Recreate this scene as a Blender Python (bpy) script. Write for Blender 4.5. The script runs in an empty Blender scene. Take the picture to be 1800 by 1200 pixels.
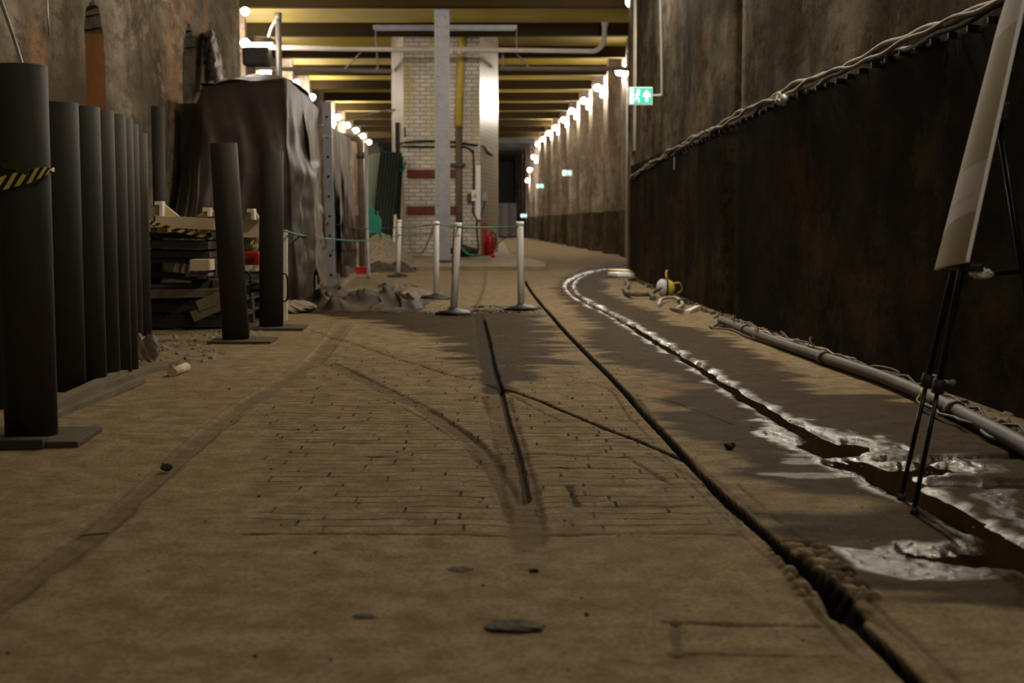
import bpy, bmesh, math, random
import numpy as np
from mathutils import Vector, Matrix
random.seed(7)
rng = np.random.default_rng(7)
sc = bpy.context.scene
COL = sc.collection

# ------------------------------------------------------------------ camera
FPX = 2400.0
TILT = math.atan(209 / FPX)
CAMZ = 1.0
cd = bpy.data.cameras.new('camera'); cam = bpy.data.objects.new('camera', cd); COL.objects.link(cam)
cam.location = (0, 0, CAMZ); cam.rotation_euler = (math.pi / 2 - TILT, 0, 0)
cd.sensor_width = 36; cd.lens = 36 * FPX / 1800; cd.clip_end = 400; cd.clip_start = 0.05
cd.dof.use_dof = True; cd.dof.focus_distance = 7.5; cd.dof.aperture_fstop = 3.2
sc.camera = cam
CT, ST = math.cos(TILT), math.sin(TILT)

def ray(px, py):
    r = (px - 900) / FPX; u = (600 - py) / FPX
    return Vector((r, CT + u * ST, -ST + u * CT))
def F(px, py, z=0.0):                     # point of the ground seen there
    d = ray(px, py); t = (z - CAMZ) / d.z
    return Vector((d.x * t, d.y * t, z))
def A(px, py, Y):                         # point at distance Y down the tunnel
    d = ray(px, py); t = Y / d.y
    return Vector((d.x * t, Y, CAMZ + d.z * t))
def W(px, py, X):                         # point on a wall plane
    d = ray(px, py); t = X / d.x
    return Vector((X, d.y * t, CAMZ + d.z * t))

# ------------------------------------------------------------------ noise
def _hash(xi, yi, seed):
    n = (xi.astype(np.int64) * 374761393 + yi.astype(np.int64) * 668265263 + seed * 974634777) & 0xffffffff
    n = ((n ^ (n >> 13)) * 1274126177) & 0xffffffff
    n = n ^ (n >> 16)
    return (n & 0xffffff) / float(0xffffff)
def vnoise(x, y, seed=0):
    x = np.asarray(x, float); y = np.asarray(y, float)
    xi = np.floor(x); yi = np.floor(y); fx = x - xi; fy = y - yi
    fx = fx * fx * (3 - 2 * fx); fy = fy * fy * (3 - 2 * fy)
    a = _hash(xi, yi, seed); b = _hash(xi + 1, yi, seed); c = _hash(xi, yi + 1, seed); d = _hash(xi + 1, yi + 1, seed)
    return (a * (1 - fx) + b * fx) * (1 - fy) + (c * (1 - fx) + d * fx) * fy
def fbm(x, y, seed=0, oct=4):
    s = 0; a = .5
    for k in range(oct):
        s = s + a * vnoise(x * 2 ** k, y * 2 ** k, seed + k * 17); a *= .5
    return s / (1 - .5 ** oct)
def sstep(a, b, x):
    t = np.clip((x - a) / (b - a), 0, 1); return t * t * (3 - 2 * t)

# ------------------------------------------------------------------ materials
class NT:
    def __init__(s, name):
        s.m = bpy.data.materials.new(name); s.m.use_nodes = True
        s.t = s.m.node_tree; s.t.nodes.clear()
        s.out = s.n('ShaderNodeOutputMaterial'); s.b = s.n('ShaderNodeBsdfPrincipled')
        s.l(s.b.outputs[0], s.out.inputs[0])
    def n(s, k, **kw):
        o = s.t.nodes.new(k)
        for a, v in kw.items(): setattr(o, a, v)
        return o
    def l(s, a, b): s.t.links.new(a, b)
    def put(s, sock, v):
        if hasattr(v, 'is_output') or isinstance(v, bpy.types.NodeSocket): s.l(v, sock)
        else: sock.default_value = v
    def pos(s, scale=(1, 1, 1), swap=None):
        g = s.n('ShaderNodeNewGeometry'); m = s.n('ShaderNodeMapping'); m.inputs['Scale'].default_value = scale
        s.l(g.outputs['Position'], m.inputs[0]); return m.outputs[0]
    def obj(s, scale=(1, 1, 1)):
        g = s.n('ShaderNodeTexCoord'); m = s.n('ShaderNodeMapping'); m.inputs['Scale'].default_value = scale
        s.l(g.outputs['Object'], m.inputs[0]); return m.outputs[0]
    def noise(s, vec, scale, detail=5, rough=.6, dist=0):
        o = s.n('ShaderNodeTexNoise'); s.l(vec, o.inputs['Vector'])
        o.inputs['Scale'].default_value = scale; o.inputs['Detail'].default_value = detail
        o.inputs['Roughness'].default_value = rough; o.inputs['Distortion'].default_value = dist
        return o.outputs[0]
    def ramp(s, fac, stops, interp='LINEAR'):
        o = s.n('ShaderNodeValToRGB'); s.put(o.inputs[0], fac); r = o.color_ramp; r.interpolation = interp
        while len(r.elements) < len(stops): r.elements.new(.5)
        for e, (p, c) in zip(r.elements, stops):
            e.position = p; e.color = (c, c, c, 1) if not isinstance(c, tuple) else (*c[:3], 1)
        return o.outputs[0]
    def mix(s, fac, a, b, mode='MIX'):
        o = s.n('ShaderNodeMix', data_type='RGBA', blend_type=mode)
        s.put(o.inputs[0], fac)
        for i, v in ((6, a), (7, b)):
            if isinstance(v, tuple): o.inputs[i].default_value = (*v[:3], 1)
            else: s.l(v, o.inputs[i])
        return o.outputs[2]
    def math(s, op, a, b=0.0, c=None):
        o = s.n('ShaderNodeMath', operation=op); s.put(o.inputs[0], a); s.put(o.inputs[1], b)
        if c is not None: s.put(o.inputs[2], c)
        return o.outputs[0]
    def attr(s, name):
        o = s.n('ShaderNodeAttribute', attribute_name=name); return o.outputs['Fac']
    def sep(s, vec):
        o = s.n('ShaderNodeSeparateXYZ'); s.l(vec, o.inputs[0]); return o.outputs
    def comb(s, x, y, z=0.0):
        o = s.n('ShaderNodeCombineXYZ'); s.put(o.inputs[0], x); s.put(o.inputs[1], y); s.put(o.inputs[2], z); return o.outputs[0]
    def bump(s, h, strength=.3, dist=.02):
        o = s.n('ShaderNodeBump'); o.inputs['Strength'].default_value = strength; o.inputs['Distance'].default_value = dist
        s.l(h, o.inputs['Height']); s.l(o.outputs[0], s.b.inputs['Normal'])
    def set(s, color=None, rough=None, metal=None, emit=None, estr=None):
        if color is not None:
            if isinstance(color, tuple): s.b.inputs['Base Color'].default_value = (*color[:3], 1)
            else: s.l(color, s.b.inputs['Base Color'])
        if rough is not None: s.put(s.b.inputs['Roughness'], rough)
        if metal is not None: s.put(s.b.inputs['Metallic'], metal)
        if emit is not None:
            if isinstance(emit, tuple): s.b.inputs['Emission Color'].default_value = (*emit[:3], 1)
            else: s.l(emit, s.b.inputs['Emission Color'])
            s.b.inputs['Emission Strength'].default_value = estr
        return s.m

def simple(name, c1, c2=None, rough=.7, metal=0, scale=8, stretch=(1, 1, 1), bump=.2, bscale=None, spec=.3):
    s = NT(name); v = s.pos(stretch); n = s.noise(v, scale, 5, .65)
    c2 = c2 or tuple(x * .6 for x in c1)
    s.set(s.ramp(n, [(.3, c2), (.7, c1)]), rough, metal)
    if spec is not None: s.b.inputs['Specular IOR Level'].default_value = spec
    if bump: s.bump(s.noise(v, bscale or scale * 5, 4, .6), bump, .01)
    return s.m
def emitter(name, col, strength, base=(.8, .8, .8)):
    s = NT(name); return s.set(base, .4, 0, col, strength)

# ------------------------------------------------------------------ mesh builder
class MB:
    def __init__(s): s.v = []; s.f = []; s.uv = {}; s.sm = []
    def add(s, vs, fs, smooth=False):
        o = len(s.v); s.v += [Vector(p) for p in vs]
        for f in fs: s.f.append([i + o for i in f]); s.sm.append(smooth)
        return s
    def box(s, c, size, rot=None, bev=0.0):
        hx, hy, hz = (x / 2 for x in size); c = Vector(c)
        R = rot if isinstance(rot, Matrix) else (Matrix.Rotation(rot, 3, 'Z') if rot else Matrix.Identity(3))
        if bev <= 0:
            vs = [c + R @ Vector((x * hx, y * hy, z * hz)) for x in (-1, 1) for y in (-1, 1) for z in (-1, 1)]
            return s.add(vs, [(0, 1, 3, 2), (4, 6, 7, 5), (0, 4, 5, 1), (2, 3, 7, 6), (0, 2, 6, 4), (1, 5, 7, 3)])
        bm = bmesh.new(); bmesh.ops.create_cube(bm, size=1)
        for v in bm.verts: v.co = Vector((v.co.x * size[0], v.co.y * size[1], v.co.z * size[2]))
        bmesh.ops.bevel(bm, geom=bm.edges[:], offset=min(bev, min(size) * .45), segments=2, affect='EDGES', profile=.6)
        bm.verts.ensure_lookup_table(); bm.verts.index_update()
        vs = [c + R @ v.co for v in bm.verts]; fs = [[v.index for v in f.verts] for f in bm.faces]
        bm.free(); return s.add(vs, fs)
    def bar(s, p0, p1, w, h, up=Vector((0, 0, 1))):    # square bar between two points
        p0, p1 = Vector(p0), Vector(p1); d = (p1 - p0); L = d.length; d.normalize()
        x = d.cross(up)
        if x.length < 1e-4: x = d.cross(Vector((0, 1, 0)))
        x.normalize(); y = x.cross(d)
        R = Matrix((x, d, y)).transposed()
        return s.box((p0 + p1) / 2, (w, L, h), R)
    def tube(s, pts, r, n=10, cap=True, closed=False):
        pts = [Vector(p) for p in pts]; m = len(pts)
        rs = r if isinstance(r, (list, tuple)) else [r] * m
        up = None; rings = []
        for i, p in enumerate(pts):
            a = pts[max(i - 1, 0)]; b = pts[min(i + 1, m - 1)]; t = (b - a)
            t = t.normalized() if t.length > 1e-9 else Vector((0, 0, 1))
            if up is None:
                up = Vector((0, 0, 1)) if abs(t.z) < .9 else Vector((1, 0, 0))
            x = up - t * up.dot(t)
            if x.length < 1e-5: x = t.orthogonal()
            x.normalize(); up = x; y = t.cross(x)
            rings.append([p + (x * math.cos(2 * math.pi * k / n) + y * math.sin(2 * math.pi * k / n)) * rs[i] for k in range(n)])
        vs = [q for R in rings for q in R]; fs = []
        for i in range(m - 1):
            for k in range(n):
                fs.append((i * n + k, i * n + (k + 1) % n, (i + 1) * n + (k + 1) % n, (i + 1) * n + k))
        s.add(vs, fs, True)
        if cap:
            o = len(s.v) - len(vs)
            s.f.append([o + k for k in range(n)][::-1]); s.sm.append(False)
            s.f.append([o + (m - 1) * n + k for k in range(n)]); s.sm.append(False)
        return s
    def lathe(s, c, prof, n=24, axis=None):            # prof: (radius, height) pairs
        c = Vector(c); R = axis or Matrix.Identity(3); vs = []; fs = []
        for (r, z) in prof:
            for k in range(n):
                a = 2 * math.pi * k / n
                vs.append(c + R @ Vector((r * math.cos(a), r * math.sin(a), z)))
        for i in range(len(prof) - 1):
            for k in range(n):
                fs.append((i * n + k, i * n + (k + 1) % n, (i + 1) * n + (k + 1) % n, (i + 1) * n + k))
        return s.add(vs, fs, True)
    def sphere(s, c, r, nu=16, nv=10, scale=(1, 1, 1)):
        prof = [(max(r * math.sin(math.pi * i / nv), 1e-4), -r * math.cos(math.pi * i / nv)) for i in range(nv + 1)]
        o = len(s.v); s.lathe((0, 0, 0), prof, nu)
        for i in range(o, len(s.v)):
            v = s.v[i]; s.v[i] = Vector(c) + Vector((v.x * scale[0], v.y * scale[1], v.z * scale[2]))
        return s
    def prism(s, poly, a, b):                           # poly of 3D points, extruded along b-a vector
        d = Vector(b) - Vector(a); n = len(poly); P = [Vector(p) for p in poly]
        vs = P + [p + d for p in P]
        fs = [list(range(n))[::-1], list(range(n, 2 * n))] + [(i, (i + 1) % n, (i + 1) % n + n, i + n) for i in range(n)]
        return s.add(vs, fs)
    def grid(s, P, smooth=True, uv=False):              # P[i][j] points
        nu, nv = len(P), len(P[0]); o = len(s.v)
        vs = [q for R in P for q in R]
        fs = [(i * nv + j, (i + 1) * nv + j, (i + 1) * nv + j + 1, i * nv + j + 1) for i in range(nu - 1) for j in range(nv - 1)]
        s.add(vs, fs, smooth)
        if uv:
            for i in range(nu):
                for j in range(nv): s.uv[o + i * nv + j] = (i / (nu - 1), j / (nv - 1))
        return s
    def build(s, name, mat, parent=None, origin=None):
        me = bpy.data.meshes.new(name)
        if parent is not None: O = Vector(parent['_w'])
        elif origin is not None: O = Vector(origin)
        else:
            xs = [v.x for v in s.v]; ys = [v.y for v in s.v]; zs = [v.z for v in s.v]
            O = Vector(((min(xs) + max(xs)) / 2, (min(ys) + max(ys)) / 2, min(zs)))
        me.from_pydata([tuple(v - O) for v in s.v], [], s.f)
        me.polygons.foreach_set('use_smooth', s.sm)
        if s.uv:
            L = me.uv_layers.new(name='uv')
            for lp in me.loops: L.data[lp.index].uv = s.uv.get(lp.vertex_index, (0, 0))
        bm = bmesh.new(); bm.from_mesh(me); bmesh.ops.recalc_face_normals(bm, faces=bm.faces[:]); bm.to_mesh(me); bm.free()
        me.materials.append(mat)
        o = bpy.data.objects.new(name, me); COL.objects.link(o)
        if parent is not None: o.parent = parent; o['_w'] = tuple(O)
        else: o.location = O; o['_w'] = tuple(O)
        return o

def tag(o, label=None, cat=None, group=None, kind=None):
    if label: o['label'] = label
    if cat: o['category'] = cat
    if group: o['group'] = group
    if kind: o['kind'] = kind
    return o
def thing(name, label, cat, loc, group=None):
    o = bpy.data.objects.new(name, None); COL.objects.link(o); o.location = loc; o['_w'] = tuple(loc)
    o.empty_display_size = .1
    return tag(o, label, cat, group)
def struct(o, label=None): return tag(o, label, None, None, 'structure')
def dup(root, delta, label=None, group=None):
    r = root.copy(); COL.objects.link(r); r.location = root.location + Vector(delta); r['_w'] = tuple(r.location)
    if label: r['label'] = label
    if group: r['group'] = group
    for ch in list(root.children):
        c = ch.copy(); COL.objects.link(c); c.parent = r
        for g in ch.children:
            d = g.copy(); COL.objects.link(d); d.parent = c
    return r
def bez(pts, n=40):                                      # Catmull-Rom through points
    P = [Vector(p) for p in pts]; P = [P[0] * 2 - P[1]] + P + [P[-1] * 2 - P[-2]]; out = []
    m = len(P) - 3; per = max(2, n // m)
    for i in range(m):
        a, b, c, d = P[i:i + 4]
        for k in range(per):
            t = k / per
            out.append(.5 * ((2 * b) + (c - a) * t + (2 * a - 5 * b + 4 * c - d) * t * t + (3 * b - a - 3 * c + d) * t ** 3))
    out.append(P[-2]); return out

# ------------------------------------------------------------------ material set
M = {}
# floor
s = NT('floor_grime'); p = s.pos()
big = s.noise(p, .7, 4, .6); mid = s.noise(p, 7, 6, .65); fine = s.noise(p, 60, 4, .7); grit = s.noise(p, 160, 2, .6)
base = s.ramp(mid, [(.30, (.135, .095, .050)), (.5, (.215, .168, .106)), (.68, (.295, .242, .165))])
base = s.mix(s.ramp(big, [(.35, 0.0), (.7, .45)]), base, (.17, .115, .06))
base = s.mix(s.ramp(fine, [(.38, .55), (.55, 0.0)]), base, (.10, .07, .04))
base = s.mix(s.ramp(grit, [(.66, 0.0), (.74, .7)]), base, (.44, .40, .34))
# stone sett joints
sx = s.sep(p); wob = s.noise(p, 2.2, 3, .5); wob2 = s.noise(p, 9, 2, .5)
yy = s.math('ADD', sx[1], s.math('ADD', s.math('MULTIPLY', wob, .16), s.math('MULTIPLY', wob2, .03)))
wn = s.n('ShaderNodeTexWhiteNoise', noise_dimensions='1D'); s.l(s.math('FLOOR', s.math('DIVIDE', yy, .095)), wn.inputs['W'])
br = s.n('ShaderNodeTexBrick'); s.l(s.comb(s.math('ADD', sx[0], s.math('MULTIPLY', wn.outputs['Value'], .46)), yy), br.inputs['Vector'])
br.inputs['Scale'].default_value = 1; br.inputs['Mortar Size'].default_value = .0065; br.inputs['Mortar Smooth'].default_value = .5
br.inputs['Brick Width'].default_value = .46; br.inputs['Row Height'].default_value = .095
br.offset = 0; br.squash = 1.0
br.inputs['Color1'].default_value = (1, 1, 1, 1); br.inputs['Color2'].default_value = (.72, .72, .72, 1); br.inputs['Mortar'].default_value = (0, 0, 0, 1)
jm = s.noise(s.pos((1.2, 5, 1)), 1.4, 4, .6)
jmask = s.math('MULTIPLY', s.ramp(jm, [(.43, 0.0), (.55, 1.0)]), s.attr('sett'))
joint = s.math('MULTIPLY', br.outputs['Fac'], jmask)
base = s.mix(s.math('MULTIPLY', s.attr('sett'), .3), base, s.mix(1.0, base, br.outputs['Color'], 'MULTIPLY'))
base = s.mix(s.math('MULTIPLY', joint, .95), base, (.03, .02, .011))
dirt_shade = s.attr('dirt'); base = s.mix(dirt_shade, base, (.004, .003, .002))  # dirt in the joints; blackness of deep slots is shade put into the colour
rust = s.attr('rail'); base = s.mix(s.math('MULTIPLY', rust, .6), base, (.085, .062, .04))
wet = s.attr('wet')
wcol = s.mix(1.0, base, (.19, .165, .145), 'MULTIPLY')
base = s.mix(s.ramp(wet, [(.08, 0.0), (.42, 1.0)]), base, wcol)
s.set(base, s.ramp(wet, [(.05, .95), (.4, .8), (.75, .40), (1, .2)]), 0)
s.l(s.ramp(wet, [(.40, .03), (.8, .30), (1, .5)]), s.b.inputs['Specular IOR Level'])
h = s.math('ADD', s.math('MULTIPLY', mid, .5), s.math('MULTIPLY', fine, .30))
h = s.math('SUBTRACT', h, s.math('MULTIPLY', joint, .9))
h = s.math('ADD', h, s.math('MULTIPLY', s.math('MULTIPLY', wet, s.noise(p, 42, 4, .6)), .9))
s.bump(h, .55, .018)
M['floor'] = s.m

def wallmat(name, lo, midc, hi, accent, rough=.75, acc_amt=.5, flake=(.30, .27, .22), flake_amt=.5, seed=0., spec=.12, ysc=.32):
    s = NT(name)
    p = s.n('ShaderNodeMapping'); g = s.n('ShaderNodeNewGeometry'); s.l(g.outputs['Position'], p.inputs[0]); p.inputs['Location'].default_value = (seed, seed, seed)
    q = p.outputs[0]
    def st(sc_):
        m = s.n('ShaderNodeMapping'); m.inputs['Scale'].default_value = (sc_[0], sc_[1] * ysc, sc_[2]); s.l(q, m.inputs[0]); return m.outputs[0]
    sa = s.noise(st((.9, .9, .36)), 1.4, 9, .74, .25); sb = s.noise(st((3.4, 3.4, .16)), 1.2, 3, .5, .1)
    streak = s.math('ADD', s.math('MULTIPLY', sa, .74), s.math('MULTIPLY', sb, .26))
    blot = s.noise(st((.8, .8, .6)), .8, 7, .66, .2)
    fine = s.noise(st((2, 2, 1.6)), 3.0, 7, .75)
    c = s.ramp(streak, [(.40, lo), (.5, midc), (.60, hi)])
    c = s.mix(s.ramp(blot, [(.38, .85), (.56, 0.0)]), c, lo)
    c = s.mix(s.ramp(s.noise(st((1.6, 1.6, .35)), 1.1, 6, .68, .2), [(.54, 0.0), (.64, acc_amt)]), c, accent)
    fl = s.ramp(s.noise(st((1.6, 1.6, .55)), 1.2, 9, .74, .3), [(.555, 0.0), (.585, flake_amt)])
    c = s.mix(fl, c, flake)
    c = s.mix(s.ramp(fine, [(.38, .75), (.52, 0.0)]), c, lo)
    s.set(c, .95, 0)
    s.b.inputs['Specular IOR Level'].default_value = spec * .3
    s.bump(s.math('ADD', s.math('MULTIPLY', fine, .5), s.math('MULTIPLY', fl, .8)), .35, .03)
    return s.m
M['wall_r'] = wallmat('wall_upper_stain', (.028, .022, .015), (.085, .070, .051), (.19, .16, .122), (.16, .085, .038), .8, .5, (.20, .155, .11), .45, 3.)
M['wall_rl'] = wallmat('wall_lower_tar', (.010, .007, .0045), (.026, .018, .010), (.062, .049, .027), (.085, .040, .014), .62, .55, (.085, .075, .055), .25, 9., .10)
M['wall_l'] = wallmat('wall_flaking', (.055, .043, .031), (.145, .116, .088), (.27, .225, .178), (.27, .145, .07), .8, .55, (.27, .215, .17), .55, 17.)
M['wall_far'] = wallmat('wall_far_paint', (.13, .10, .075), (.27, .215, .165), (.42, .35, .28), (.16, .11, .07), .7, .4, (.45, .39, .32), .3, 5.)
M['wall_fard'] = wallmat('wall_far_dado', (.045, .035, .022), (.10, .078, .05), (.17, .135, .09), (.14, .09, .04), .7, .4, (.2, .17, .13), .3, 23.)
M['niche'] = simple('niche_orange_render', (.27, .125, .042), (.15, .066, .022), .8, 0, 3, (1, 1, .4))

def brickmat(name, c1, c2, mortar, bw=.225, rh=.075, stain=True, ms=.010):
    s = NT(name); p = s.pos(); x = s.sep(p)
    br = s.n('ShaderNodeTexBrick'); s.l(s.comb(s.math('ADD', x[0], s.math('MULTIPLY', x[1], .8)), x[2]), br.inputs['Vector'])
    br.inputs['Scale'].default_value = 1; br.inputs['Mortar Size'].default_value = ms; br.inputs['Brick Width'].default_value = bw; br.inputs['Row Height'].default_value = rh
    br.inputs['Color1'].default_value = (*c1, 1); br.inputs['Color2'].default_value = (*c2, 1); br.inputs['Mortar'].default_value = (*mortar, 1)
    c = br.outputs['Color']
    if stain:
        n = s.noise(s.pos((1.5, 1.5, .6)), 1.2, 5, .65)
        c = s.mix(s.ramp(n, [(.48, 0.0), (.7, .5)]), c, (.30, .24, .15))
        yel = s.noise(s.pos((2.2, 2.2, .35)), 1.0, 3, .5)
        zz = s.n('ShaderNodeMapRange'); s.l(x[2], zz.inputs[0]); zz.inputs[1].default_value = 1.6; zz.inputs[2].default_value = 5.5
        c = s.mix(s.math('MULTIPLY', s.ramp(yel, [(.45, 0.0), (.6, .8)]), zz.outputs[0]), c, (.42, .34, .06))
    s.set(c, .35, 0); s.bump(br.outputs['Fac'], -.4, .01); return s.m
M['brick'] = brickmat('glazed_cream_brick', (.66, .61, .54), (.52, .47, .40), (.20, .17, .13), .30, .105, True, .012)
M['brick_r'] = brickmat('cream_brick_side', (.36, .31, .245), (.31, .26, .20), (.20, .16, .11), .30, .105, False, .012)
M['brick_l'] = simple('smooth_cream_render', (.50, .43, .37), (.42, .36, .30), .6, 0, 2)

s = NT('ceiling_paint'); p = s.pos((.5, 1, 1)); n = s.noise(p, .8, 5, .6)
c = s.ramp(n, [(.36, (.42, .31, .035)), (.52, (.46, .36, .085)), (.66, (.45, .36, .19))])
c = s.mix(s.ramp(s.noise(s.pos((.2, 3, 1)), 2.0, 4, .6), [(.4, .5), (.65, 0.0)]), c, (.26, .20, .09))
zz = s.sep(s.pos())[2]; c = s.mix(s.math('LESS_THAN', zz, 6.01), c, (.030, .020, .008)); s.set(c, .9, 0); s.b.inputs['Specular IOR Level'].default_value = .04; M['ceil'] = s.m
M['ceil_dark'] = simple('ceiling_soot', (.05, .048, .042), (.025, .023, .02), .9, 0, 1)  # far ceiling beyond the lamps, its lack of light painted as dark colour
M['steel_tube'] = simple('weathered_grey_tube', (.036, .030, .024), (.020, .017, .013), .7, .0, 5, (1, 1, .35), .15, spec=.35)
M['plate'] = simple('rusty_plate', (.085, .065, .045), (.045, .035, .025), .75, .1, 9)
M['plank'] = simple('grey_timber', (.17, .14, .095), (.085, .066, .043), .85, 0, 6, (1, .4, 1))
M['plank_dark'] = simple('dark_timber', (.055, .043, .03), (.024, .019, .013), .85, 0, 6, (.4, 1, 1))
M['plank_pale'] = simple('pale_timber', (.52, .43, .29), (.38, .30, .19), .75, 0, 5, (.4, 1, 1), .1)
M['white_wood'] = simple('white_painted_wood', (.68, .64, .54), (.52, .48, .38), .6, 0, 5, bump=.1)
M['tarp'] = simple('brown_black_tarp', (.050, .036, .028), (.024, .018, .014), .5, 0, 2.5, (1, 1, 1), .35, 7)
M['tarp_pale'] = simple('pale_grey_sheet', (.21, .17, .135), (.09, .072, .057), .6, 0, 2.2, (1, 1, .6), .4, 8)
M['tarp_floor'] = simple('crumpled_grey_tarp', (.085, .068, .056), (.028, .022, .018), .6, 0, 3, (1, 1, 1), .4, 12, spec=.12)
M['galv'] = simple('galvanised_steel', (.30, .295, .325), (.22, .215, .24), .45, .35, 5)
M['galv_dark'] = simple('dark_steel', (.10, .085, .07), (.05, .042, .035), .5, .4, 6)
M['pipe_white'] = simple('pale_painted_pipe', (.60, .55, .50), (.48, .43, .38), .5, 0, 3)
M['grey_pipe'] = simple('grey_painted_pipe', (.44, .43, .43), (.34, .33, .33), .5, 0, 3)
M['yellow_pipe'] = simple('yellow_paint', (.66, .50, .07), (.48, .38, .09), .5, 0, 4)
M['brown_pipe'] = simple('brown_pipe', (.17, .12, .08), (.10, .072, .05), .6, 0, 4)
M['red_brick'] = simple('red_brown_block', (.21, .035, .022), (.09, .03, .022), .6, 0, 9)
M['white_plastic'] = simple('white_plastic', (.88, .88, .87), (.80, .80, .78), .4, 0, 5, bump=.03)
M['black_rubber'] = simple('black_rubber', (.030, .027, .023), (.016, .014, .012), .5, 0, 9)
M['black_metal'] = simple('black_satin_metal', (.014, .013, .013), (.009, .009, .009), .28, .3, 9, bump=.03)
M['red'] = simple('red_enamel', (.36, .014, .010), (.26, .011, .008), .35, 0, 6, bump=.02)
M['green'] = simple('green_plastic', (.018, .24, .165), (.012, .14, .095), .45, 0, 6, bump=.02)
M['green_rope'] = simple('green_cord', (.03, .22, .10), (.02, .15, .07), .6, 0, 6, bump=0)
M['pink_rope'] = simple('pink_cord', (.45, .22, .20), (.38, .18, .16), .6, 0, 6, bump=0)
M['sheet_pale'] = simple('pale_green_sheet', (.40, .46, .36), (.30, .35, .27), .6, 0, 3)
M['sheet_dark'] = simple('dark_green_sheet', (.030, .042, .034), (.016, .024, .019), .45, 0, 3)
M['cable'] = simple('dusty_cable', (.19, .155, .115), (.10, .082, .06), .75, 0, 9)
M['cable_black'] = simple('black_cable', (.03, .026, .022), (.015, .013, .011), .6, 0, 9)
M['wire_pale'] = simple('bare_pale_wire', (.42, .41, .36), (.30, .28, .24), .4, .3, 9)
M['pipe_floor'] = simple('dirty_floor_pipe', (.070, .050, .033), (.022, .016, .011), .6, 0, 7)
M['stone'] = simple('pale_rubble', (.30, .25, .19), (.15, .12, .085), .9, 0, 12)
M['rubble_dark'] = simple('dark_debris', (.055, .042, .029), (.02, .016, .011), .85, 0, 22)
M['shiny_bag'] = simple('white_film', (.75, .74, .74), (.62, .61, .61), .3, 0, 9)
M['yellow'] = simple('yellow_plastic', (.52, .40, .05), (.40, .30, .04), .45, 0, 8)
M['lens'] = simple('pale_lens', (.52, .50, .52), (.44, .42, .44), .25, 0, 8, bump=0)
M['grey_box'] = simple('grey_plastic_box', (.38, .38, .40), (.31, .31, .33), .5, 0, 6, bump=.02)
M['sack'] = simple('grey_plastic_roll', (.26, .23, .22), (.06, .05, .047), .4, 0, 4, (1, 1, .5), .4)
M['sign_yellow'] = simple('warning_yellow', (.75, .62, .03), (.70, .58, .03), .5, 0, 5, bump=0)
M['bulb'] = emitter('lit_bulb', (1.0, .90, .76), 350)
M['bulb_near'] = emitter('lit_bulb_near', (1.0, .91, .77), 165)
M['bulb_mid'] = emitter('lit_bulb_mid', (1.0, .91, .77), 680)
M['bulb_dim'] = emitter('lit_bulb_dim', (1.0, .86, .66), 25)
M['sign_green'] = emitter('lit_green_panel', (.02, .42, .28), 1.0, (.02, .3, .2))
M['sign_white'] = emitter('lit_white_symbol', (.80, 1.0, .95), 1.6)
s = NT('muddy_water'); p = s.pos((1, 1, 1)); s.set((.020, .012, .005), .03, 0); s.b.inputs['Specular IOR Level'].default_value = .5
s.bump(s.noise(p, 14, 3, .5), .05, .01); M['water'] = s.m
# hazard tape
def tapemat(name, n, slant):
    s = NT(name); u = s.n('ShaderNodeUVMap'); x = s.sep(u.outputs[0])
    t = s.math('FRACT', s.math('ADD', s.math('MULTIPLY', x[0], n), s.math('MULTIPLY', x[1], slant)))
    s.set(s.mix(s.math('GREATER_THAN', t, .5), (.022, .018, .014), (.58, .53, .10)), .25, 0); return s.m
M['tape'] = tapemat('hazard_tape', 6.5, -.9)
M['tape_s'] = tapemat('hazard_tape_small', 7, -.5)
M['tape_green'] = simple('tape_underside', (.06, .075, .018), (.04, .05, .012), .4, 0, 5)
# board print
s = NT('poster_print'); u = s.n('ShaderNodeUVMap'); x = s.sep(u.outputs[0])
arc = s.math('MULTIPLY', s.math('MULTIPLY', x[0], s.math('SUBTRACT', 2.0, x[0])), .055)
v = s.math('SUBTRACT', x[1], arc)
c = s.ramp(v, [(0, (.20, .155, .075)), (.125, (.33, .295, .29)), (.305, (.22, .175, .075)), (.79, (.33, .295, .28))], 'CONSTANT')
edge = s.ramp(x[0], [(.25, .8), (.6, 0.0)])
edge_glare = s.math('MULTIPLY', s.math('GREATER_THAN', v, .305), edge)  # glare along the far edge of the board, painted into the print
c = s.mix(edge_glare, c, (.31, .27, .21))
tx = s.math('MULTIPLY', s.math('LESS_THAN', s.math('ABSOLUTE', s.math('SUBTRACT', v, .19)), .008), s.math('GREATER_THAN', s.noise(s.comb(s.math('MULTIPLY', x[0], 25.0), 0.0), 1.0, 2, .5), .45))
tx = s.math('MULTIPLY', tx, s.math('LESS_THAN', s.math('ABSOLUTE', s.math('SUBTRACT', x[0], .5)), .38))
c = s.mix(s.math('MULTIPLY', tx, .45), c, (.22, .17, .16))
s.set(c, .75, 0); s.b.inputs['Specular IOR Level'].default_value = .06; M['poster'] = s.m
s = NT('dark_bulkhead'); M['bulkhead'] = s.set((.05, .048, .045), .8, 0)
s = NT('corrugated_screen'); x = s.sep(s.pos()); wv = s.math('SINE', s.math('MULTIPLY', x[0], 9.0))
M['screen'] = s.set(s.mix(s.math('MULTIPLY_ADD', wv, .5, .5), (.24, .20, .19), (.40, .35, .33)), .5, 0)

# ------------------------------------------------------------------ FLOOR
XL, XR, Y0, Y1 = -4.6, 2.80, 2.3, 34.0
ys = [Y0]
while ys[-1] < Y1: ys.append(ys[-1] + max(.007, ys[-1] ** 2 / FPX * .9))
ys = np.array(ys); ys[-1] = Y1; xs = np.linspace(XL, XR, 1250)
GX, GY = np.meshgrid(xs, ys); PX = GX.ravel(); PY = GY.ravel()

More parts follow.
